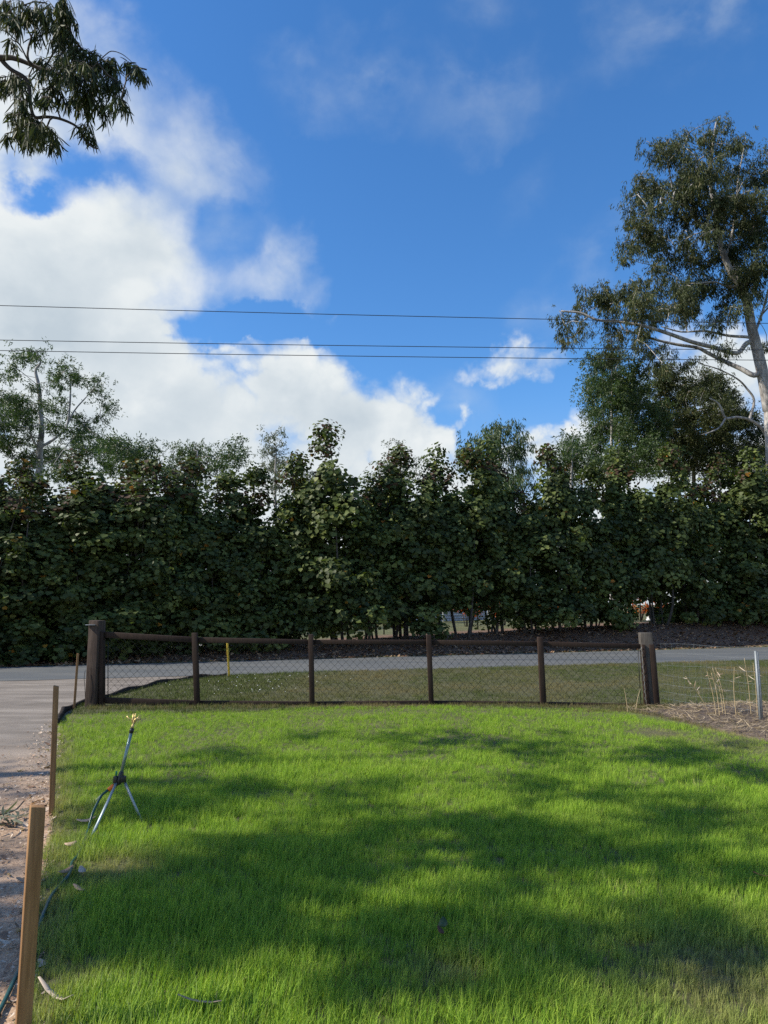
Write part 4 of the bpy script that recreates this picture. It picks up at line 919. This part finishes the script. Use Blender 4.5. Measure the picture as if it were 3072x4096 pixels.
def roadside_gum(label, base, trunk, clumps, branch=None, inpic=()):
    base = np.array(base, float); e = empty('gum_tree', base, label, 'tree'); sk = Skel(); sk.path(trunk, -1, .24, .03)
    if branch:
        for r_, pts in branch:
            i = sk.near(np.array(pts[0])); sk.path([sk.p[i]] + list(pts), i, r_, r_ * .3, 5)
    A = np.array(sk.p); cl = np.array(clumps); dd = [np.linalg.norm(A - c, axis=1).min() for c in cl]
    for i in np.argsort(dd): sk.grow(cl[i], .5)
    r_ = np.random.default_rng(77); tw = MB(); parts = []
    for (c, rad, nt) in inpic: sk.grow(np.array(c), .14, .10, .05, .2); parts += near_leaves(c, rad, nt, tw, r_)
    mb = MB(); sk.mesh(mb, .006); mb.build('trunk', M['darkbark'], e, base, True)
    if inpic: tw.build('twigs', M['darkbark'], e, base, True)['kind'] = 'stuff'
    for c in cl: parts.append(clump_leaves(c, 125, rng.uniform(.20, .33), 'diamond', .15, .034, .7))
    crown('crown', parts, M['gumleaf'], e, base)
def q7(L, dd=0.0): return [P(a / 2.37, b / 2.37, D7 + dd) for a, b in L]
br = [(.034, q7([(-700, 640), (-330, 520), (0, 545), (100, 545), (200, 575), (270, 605), (400, 655), (600, 725), (760, 800)])),
      (.023, q7([(0, 548), (40, 600), (110, 665), (230, 735), (280, 830), (292, 1000), (330, 1110), (430, 1108), (550, 1122), (680, 1172), (750, 1225), (800, 1310), (870, 1390), (930, 1410)], .02)),
      (.013, q7([(270, 600), (262, 520), (275, 430), (292, 340), (210, 210), (130, 100), (80, -60)], .1)),
      (.010, q7([(258, 560), (180, 415), (70, 310), (0, 280)], -.1)),
      (.011, q7([(400, 655), (520, 480), (640, 330), (640, 150), (600, 0)], .25)),
      (.006, q7([(760, 800), (900, 620), (1000, 520), (1060, 485), (1150, 510), (1230, 570), (1290, 630), (1390, 660)], -.15))]
pic = z7([(620, 60, 80), (560, 130, 80), (660, 190, 70), (40, 60, 70), (60, 170, 60), (130, 230, 50), (230, 80, 70), (250, 190, 60), (340, 130, 70), (430, 60, 70), (430, 200, 60), (520, 240, 60), (350, 300, 50), (620, 290, 70), (560, 380, 70), (700, 420, 80), (780, 500, 80), (860, 540, 80), (700, 580, 90), (800, 660, 90), (610, 650, 90), (560, 560, 80),
          (480, 700, 90), (400, 600, 60), (620, 780, 90), (720, 740, 90), (900, 650, 70), (1000, 620, 60), (1060, 590, 45), (1090, 650, 40), (1240, 640, 40), (1290, 670, 45), (1330, 720, 40), (1140, 820, 55), (1060, 800, 60), (980, 780, 60), (900, 850, 80), (780, 880, 90), (840, 980, 80), (950, 1000, 80), (740, 960, 80), (1150, 960, 50), (1200, 1010, 40),
          (540, 900, 60), (400, 880, 50), (460, 960, 50), (220, 900, 50), (190, 1000, 60), (230, 1090, 80), (310, 1160, 80), (380, 1230, 80), (250, 1220, 80), (440, 1250, 70), (330, 1290, 70), (500, 1340, 45), (140, 1130, 50), (200, 1270, 60), (60, 760, 40), (90, 810, 50), (150, 750, 45), (800, 1230, 45), (860, 1300, 35), (130, 420, 40), (170, 760, 40), (60, 1300, 20), (270, 760, 40)])
inpic = [(P(u, v - 14, D7 + rng.normal(0, .22)), r / FPX * D7 * 1.75, max(3, int(r / 34 * 9.5))) for u, v, r in pic]
roadside_gum('gum branch with long sickle leaves hanging into the top left corner', (-9.4, 2.6, 0), [(-9.4, 2.6, -.3), (-9.3, 2.7, 2), (-9.1, 3.0, 4.5), (-8.9, 3.2, 6.5), (-8.8, 3.0, 9), (-8.6, 3.4, 11.5)], CA, br, inpic)
roadside_gum('gum tree left of the driveway, out of view, that shades the far lawn', (-12.2, 5.6, 0), [(-12.2, 5.6, -.3), (-12.1, 5.55, 3), (-12.2, 5.7, 6), (-12.0, 5.6, 9), (-12.1, 5.8, 11)], CB)

# ------------------------------------------------------------------ power lines and their poles
WL = [((0, 1224), (3072, 1291), 10.0), ((0, 1362), (3072, 1397), 9.05), ((0, 1404), (3072, 1438), 8.75)]
ends = []
for (a, b, h), lab in zip(WL, ('topmost of the three power lines crossing the sky', 'middle one of the three power lines crossing the sky', 'lowest of the three power lines crossing the sky')):
    A = PZ(*a, h); B_ = PZ(*b, h); d = (B_ - A) / (B_[0] - A[0]); x0, x1 = -27.0, 33.0; a_ = A + d * (x0 - A[0]); b_ = A + d * (x1 - A[0])
    pts = []
    for k in np.linspace(0, 1, 41): pts.append(a_ * (1 - k) + b_ * k + np.array([0, 0, .25 * (4 * (k - .5) ** 2) - .04]))
    tag(MB().tube(pts, .011, 5).build('power_line', M['wire'], None, pts[0], True), lab, 'power line', 'power lines over the road'); ends.append((pts[0], pts[-1]))
for i, lab in ((0, 'power pole out of view to the left'), (1, 'power pole out of view to the right, behind the trees')):
    c = np.mean([e_[i] for e_ in ends], axis=0); c = np.array([c[0], c[1], float(bank(c[0], c[1]))]); e = empty('power_pole', c, lab + ', carrying the lines', 'pole')
    MB().tube([c + [0, 0, -.3], c + [0, 0, 11.2]], [.16, .11], 10).build('pole', M['pole'], e, c, True)
    ys = [e_[i][1] for e_ in ends]; z_ = ends[2][i][2]
    for j, e_ in enumerate(ends):
        z_ = e_[i][2]; MB().box((c[0], (c[1] + e_[i][1]) / 2, z_ - .10), (.09, abs(c[1] - e_[i][1]) + .3, .1)).build('crossarm', M['pole'], e, c)
        MB().tube([e_[i] + [0, 0, -.1], e_[i] + [0, 0, .03]], .03, 6).build('insulator', M['trim'], e, c)

# ------------------------------------------------------------------ beyond the hedge: a pale house, orange cordylines, a wire fence
hx0, hx1, hy = -13.5, 6.8, 46.0; hz = .42; oH = np.array([(hx0 + hx1) / 2, hy, hz])
house = empty('house', oH, 'pale bluish-white low house glimpsed through gaps in the hedge', 'house')
nb = 16
for i in range(nb): MB().box(((hx0 + hx1) / 2, hy + 4, hz + .1 + (i + .5) * .18), (hx1 - hx0 - .02 * (i % 2), 8, .172)).build('weatherboard', M['housewall'], house, oH)
mb = MB(); zt = hz + nb * .18 + .1
mb.hexa([(hx0 - .7, hy - 1.6, zt - .05), (hx1 + .7, hy - 1.6, zt - .05), (hx1 + .7, hy + 9, zt - .05), (hx0 - .7, hy + 9, zt - .05)], [(hx0 + 2, hy + 3.2, zt + 1.7), (hx1 - 2, hy + 3.2, zt + 1.7), (hx1 - 2, hy + 4.2, zt + 1.7), (hx0 + 2, hy + 4.2, zt + 1.7)])
mb.build('roof', M['roof'], house, oH)
for x in (-11.2, -6.0, -2.6, 4.4):
    w_ = MB().box((x, hy - .03, hz + 1.7), (1.7, .08, 1.25)).build('window', M['trim'], house, oH); g_ = MB()
    for s_ in (-1, 1): MB().box((x + s_ * .4, hy - .075, hz + 1.7), (.7, .02, 1.1)).build('pane', M['glass'], w_, oH)
d_o = MB().box((1.2, hy - .03, hz + 1.15), (.95, .07, 2.1)).build('door', M['glass'], house, oH)
MB().box((1.55, hy - .09, hz + 1.1), (.04, .05, .12)).build('handle', M['galv'], d_o, oH)
for x in np.linspace(hx0 + .3, hx1 - .3, 8): MB().box((x, hy - 1.4, hz + 1.4), (.11, .11, 2.9)).build('verandah_post', M['trim'], house, oH)
def cordyline(u, D, h, lab, seed):
    r_ = np.random.default_rng(seed); b_ = PZ(u, 2505, .6); b_ = P(u, 2500, D); b_[2] = float(bank(b_[0], b_[1])); e = empty('cordyline_plant', b_, lab, 'plant', 'orange cordylines behind the hedge'); mb = MB(); parts = []
    for s_ in range(6):
        a = r_.uniform(0, 6.283); tip = np.array([math.cos(a) * .5, math.sin(a) * .4, h * r_.uniform(.5, 1)]); mb.tube([(tip[0] * .2, tip[1] * .2, -.1), tip * .5, tip], [.025, .02, .015], 5)
        n_ = 26; ax = unit(unit(r_.normal(0, 1, (n_, 3)) * [1, 1, .5]) + np.array([0, 0, .35])); parts.append(leaves(np.repeat(tip[None], n_, 0) - ax * .02 - np.array([0, 0, 1]) * r_.uniform(0, .35, (n_, 1)), ax, unit(r_.normal(0, .3, (n_, 3)) + [0, 0, 1]), r_.uniform(.3, .5, n_), r_.uniform(.06, .09, n_), 'diamond', r_.random(n_)))
    mb.build('stem', M['hedgebark'], e); crown('foliage', parts, M['cordy'], e, (0, 0, 0))
for i, (u, D, h, lab) in enumerate([(1870, 34, 1.3, 'leftmost orange cordyline glimpsed under the hedge'), (2010, 34, 1.2, 'second orange cordyline from the left under the hedge'), (2230, 35, 1.15, 'third orange cordyline from the left, right of centre under the hedge'), (2560, 36, 1.2, 'fourth orange cordyline from the left, brightest under the hedge'), (2640, 36.5, 1.1, 'rightmost orange cordyline glimpsed under the hedge')]): cordyline(u, D, h, lab, 40 + i)
yf = lambda x: 29.2 + .362 * x
bf = empty('wire_fence', (0, 29.2, float(bank(0., 29.2))), 'wire mesh fence with dark posts half hidden behind the hedge', 'fence'); oF = np.array(bf.location)
mb = MB()
for i in range(17):
    x = -14 + i * 2.0; c = np.array([x, yf(x), float(bank(x, yf(x)))]); MB().tube([c + [0, 0, -.2], c + [0, 0, 1.25]], .03, 6).build('post', M['steel'], bf, oF)
    if i < 16:
        c2 = np.array([x + 2, yf(x + 2), float(bank(x + 2, yf(x + 2)))])
        for z in np.linspace(.05, 1.2, 9): mb.tube([c + [0, 0, z], c2 + [0, 0, z]], .003, 3, False)
        for k in np.linspace(0, 1, 17)[1:-1]: p = c * (1 - k) + c2 * k; mb.tube([p + [0, 0, .03], p + [0, 0, 1.2]], .002, 3, False)
mb.build('wire_mesh', M['blackwire'], bf, oF)['kind'] = 'stuff'
pr = P(2605, 2487, 35.5); pr[2] = float(bank(pr[0], pr[1]))
tag(MB().hexa([(-.25, -.2, -.05), (.25, -.22, -.05), (.27, .2, -.05), (-.22, .22, -.05)], [(-.2, -.12, .2), (.17, -.16, .23), (.2, .1, .2), (-.15, .15, .22)]).build('garden_stone', M['trim'], None, (0, 0, 0), bevel=.05), 'white garden stone beside the brightest orange cordyline', 'stone').location = tuple(pr)

# ------------------------------------------------------------------ litter, straw, stalks, weeds
def flake(nv, L, W, curl, seed):
    r_ = np.random.default_rng(seed); V = []; k = 4
    for i in range(k + 1):
        t = i / k; w_ = W * (math.sin(math.pi * (.08 + .86 * t)) ** .7) / 2; z = curl * L * (4 * (t - .5) ** 2 - .3); sx_ = .18 * L * math.sin(t * 2.4)
        V += [(-w_ + sx_, (t - .5) * L, z + .25 * w_), (w_ + sx_, (t - .5) * L, z - .1 * w_)]
    q = [(2 * i, 2 * i + 1, 2 * i + 3, 2 * i + 2) for i in range(k)]; return np.array(V), np.array(q), np.zeros((0, 3), int), np.full(len(V), r_.random())
fl = [flake(0, 1, w_, c_, i) for i, (w_, c_) in enumerate([(.25, .15), (.5, .1), (.16, .2), (.75, .12), (.35, .05), (.6, .2)])]
def litter(name, x, y, z, s, material, label, protos=fl):
    n_ = len(x); o = scatter(name, protos, np.stack([x, y, z], 1), np.stack([rng.normal(0, .35, n_), rng.normal(0, .35, n_), rng.uniform(0, 6.28, n_)], 1), np.stack([s] * 3, 1), np.zeros(n_), material)
    return tag(o, label, 'litter', kind='stuff')
n_ = 9000; bx = rng.uniform(-14, 19, n_); by = far_y(bx) + .1 + 3.4 * rng.random(n_) ** 1.2; s_ = rng.uniform(.06, .16, n_)
litter('leaf_litter', bx, by, bank(bx, by) + .02, s_, M['litter'], 'brown fallen leaves covering the bank under the hedge')
n_ = 5200; ty = 1.6 + 8.6 * rng.random(n_) ** 1.7; ed = np.interp(ty, [p[1] for p in EDGE], [p[0] for p in EDGE]); tx = ed - np.abs(rng.normal(0, .48, n_)) * np.interp(ty, [2, 6, 10], [1, .8, .2]) + .08; s_ = rng.uniform(.008, .03, n_) * np.where(rng.random(n_) < .05, 2.5, 1)
litter('bark_litter', tx, ty, np.full(n_, .018), s_, M['bark_bit'], 'small bark chips and dry leaf scraps along the driveway edge')
def gumleaf_thing(name, u, v, L, W, rz, lab, m, z=.09, curl=.12):
    p = PZ(u, v, z); V, q, t, ti = flake(0, L, W, curl, int(u)); me = np_mesh(name, V, [q], M[m], {'tint': ('FLOAT', ti)}); o = link(name, me, None, p); o.rotation_euler = (.12, .1, rz)
    sd_ = o.modifiers.new('thickness', 'SOLIDIFY'); sd_.thickness = .003
    return tag(o, lab, 'bark' if 'bark' in name else 'leaf')
gumleaf_thing('bark_strip', 795, 4010, .17, .022, R(95), 'long pale bark strip lying in the grass at the bottom edge', 'bark_bit', .11)
gumleaf_thing('bark_strip', 205, 3985, .20, .035, R(70), 'curled pinkish bark strip beside the nearest stake', 'bark_bit', .06, .25)
gumleaf_thing('fallen_leaf', 1757, 3722, .06, .03, R(20), 'small tan leaf in the lit grass near the centre', 'litter', .12)
gumleaf_thing('fallen_leaf', 1762, 3690, .08, .04, R(-10), 'pale green leaf standing in the lit grass near the centre', 'greenleaf', .12)
gumleaf_thing('fallen_leaf', 3055, 3502, .10, .045, R(80), 'brown leaf at the right edge of the lawn', 'litter', .09)
gumleaf_thing('fallen_leaf', 320, 3480, .08, .045, R(30), 'pale curled leaf beside the hose on the thin grass', 'bark_bit', .07)
gumleaf_thing('fallen_leaf', 262, 3478, .09, .04, R(-25), 'pinkish leaf leaning on the hose', 'litter', .06)
gumleaf_thing('fallen_leaf', 282, 3372, .07, .04, R(-60), 'white leaf left of the sprinkler legs', 'bark_bit', .07)
gumleaf_thing('fallen_leaf', 345, 3275, .13, .03, R(-70), 'long tan leaf behind the hose near the tripod', 'bark_bit', .07)
gumleaf_thing('fallen_leaf', 35, 3300, .13, .04, R(85), 'reddish dry leaf on the driveway beside the fallen twig', 'litter', .03)
gumleaf_thing('fallen_leaf', 310, 3555, .10, .045, R(60), 'grey shaded leaf below the thin grass patch', 'bark_bit', .06)
pts = [PZ(150, 3212, .03) + np.array([.045 * math.cos(a), .05 * math.sin(a), .012 + .012 * math.cos(a)]) for a in np.linspace(.4, 5.8, 16)]
tag(MB().tube(pts, np.linspace(.006, .003, 16), 6).build('curled_twig', M['stake'], None, pts[0], True), 'small curled twig loop lying on the driveway behind the nearest stake', 'twig')
tw = empty('fallen_twig', PZ(10, 3262, 0), 'fallen green gum twig with leaves lying on the driveway at the left edge', 'twig'); o0 = np.array(tw.location); r_ = np.random.default_rng(5)
mb = MB(); mb.tube(curve_pts([PZ(-90, 3270, .03), PZ(0, 3258, .04), PZ(60, 3240, .05), PZ(95, 3205, .06)], 4), .006, 5).build('stem', M['darkbark'], tw, o0, True)
C = np.array([PZ(-60 + 150 * r_.random(), 3262 + 14 * r_.normal(), .04 + .05 * r_.random()) for _ in range(46)]); ax = unit(r_.normal(0, 1, (46, 3)) * [1, .6, .25])
crown('foliage', [leaves(C, ax, unit(r_.normal(0, .5, (46, 3)) + [0, 0, 1]), r_.uniform(.08, .14, 46), r_.uniform(.014, .022, 46), 'sickle', r_.uniform(.3, 1, 46))], M['greyleaf'], tw, o0)
# straw and dry stalks in the bed
sx_, sy_ = sample(MULCH, lambda x, y: np.where(x < 8, 1, .3), 420); n_ = len(sx_)
litter('straw_mulch', sx_, sy_, mulch_h(sx_, sy_) + .02, rng.uniform(.05, .17, n_), M['straw'], 'pale straw and dead stalks strewn over the bed', [(V * np.array([.09, 1, .4]), q, t, ti) for V, q, t, ti in fl])
dx_, dy_ = sample(BED[:4] + [(x, y - .35) for x, y in BED[:4]][::-1] + [(2.5, 10.7)], lambda x, y: np.ones_like(x), 500); n_ = len(dx_)
wx_, wy_ = sample([(-4.5, 10.95), (-1, 11.05), (2.4, 11.1), (4.6, 10.8), (4.6, 11.4), (2.4, 11.3), (-4.5, 11.3)], lambda x, y: np.ones_like(x), 420); n2 = len(wx_)
X_ = np.concatenate([dx_, wx_]); Y_ = np.concatenate([dy_, wy_]); nn = len(X_); Zz = np.concatenate([lawn_h(dx_, dy_), verge_h(wx_, wy_)]) - .01
scatter('fence_line_weeds', [tuft(12, .05, .04, .11, .0035, .7, 2) for _ in range(4)], np.stack([X_, Y_, Zz], 1), np.stack([rng.normal(0, .2, nn), rng.normal(0, .2, nn), rng.uniform(0, 6.28, nn)], 1), np.stack([rng.uniform(.5, 1.0, nn)] * 3, 1), np.clip(rng.uniform(.25, 1.1, nn), 0, 1), M['vgrass'])
tag(bpy.data.objects['fence_line_weeds'], 'half-dry weedy grass along the foot of the fence', 'grass', kind='stuff')
def stalk(ub, vb, ut, vt, bend, lab, head=True):
    b_ = PZ(ub, vb, .08); t_ = PY(ut, vt, b_[1]); mid = (b_ + t_) / 2 + np.array([bend, 0, 0]); pts = curve_pts([b_ - [0, 0, .1], mid, t_], 6); e = empty('dry_stalk', b_, lab, 'stalk', 'dry grass stalks in the bed')
    MB().tube(pts, np.linspace(.006, .0025, len(pts)), 5).build('stem', M['straw_solid'], e, b_, True)
    if head:
        r_ = np.random.default_rng(int(ub)); n_ = 7; ts = r_.uniform(.55, .98, n_); i = (ts * (len(pts) - 1)).astype(int); C = pts[i] - b_; ax = unit(r_.normal(0, .5, (n_, 3)) + [0, 0, -.3 + .6 * r_.random()])
        crown('dry_leaf', [leaves(C, ax, unit(r_.normal(0, 1, (n_, 3))), r_.uniform(.05, .13, n_), r_.uniform(.006, .012, n_), 'sickle', r_.uniform(.4, 1, n_))], M['bark_bit'], e, (0, 0, 0))['kind'] = 'stuff'
M['straw_solid'] = simple('straw_stalk', (.42, .32, .18), .7, 0, .25, 40)
for a, lab in (((2868, 2860, 2828, 2686, .01), 'leftmost upright dry stalk of the clump in the bed'), ((2880, 2862, 2845, 2692, .02), 'thick middle dry stalk of the clump in the bed'), ((2894, 2858, 2850, 2672, .03), 'tallest dry stalk of the clump in the bed'), ((2905, 2860, 2862, 2670, .02), 'rightmost dry stalk of the clump in the bed'),
               ((2850, 2850, 2742, 2705, .0), 'long thin dry stalk leaning left out of the bed'), ((2946, 2862, 2937, 2668, -.02), 'dry stalk with a bent tip between clump and steel post'), ((3006, 2862, 2977, 2632, .01), 'tall seeding dry stalk left of the steel post'), ((3030, 2868, 3012, 2650, .01), 'dry stalk close beside the steel post')): stalk(*a, lab)
for a, lab in (((2512, 2832, 2496, 2752, .0), 'short dry stalk inside the right end of the mesh fence'), ((2540, 2830, 2562, 2755, .0), 'short bent dry stalk beside the right tension rod')): stalk(*a, lab, False)
n_ = 75; fx = rng.normal(-2.6, .75, n_); fy = rng.uniform(12.0, 15.6, n_); k = inpoly(fx, fy, VERGE); fx, fy = fx[k], fy[k]; n_ = len(fx)
V = []; q = []
th_ = np.arange(6) / 6 * 6.283; disc = np.vstack([np.stack([np.cos(th_), np.sin(th_), .3 * np.ones(6)], 1), [[0, 0, .6]], [[0, 0, -.3]]])
tris = np.array([(i, (i + 1) % 6, 6) for i in range(6)] + [((i + 1) % 6, i, 7) for i in range(6)])
o = scatter('clover_flowers', [(disc, np.zeros((0, 4), int), tris, np.full(8, .5))], np.stack([fx, fy, verge_h(fx, fy) + .07 + .03 * rng.random(n_)], 1), rng.normal(0, .3, (n_, 3)), np.repeat(rng.uniform(.007, .013, (n_, 1)), 3, 1), np.zeros(n_), M['clover'])
tag(o, 'tiny white clover flowers in the verge grass near the yellow stake', 'flowers', kind='stuff')
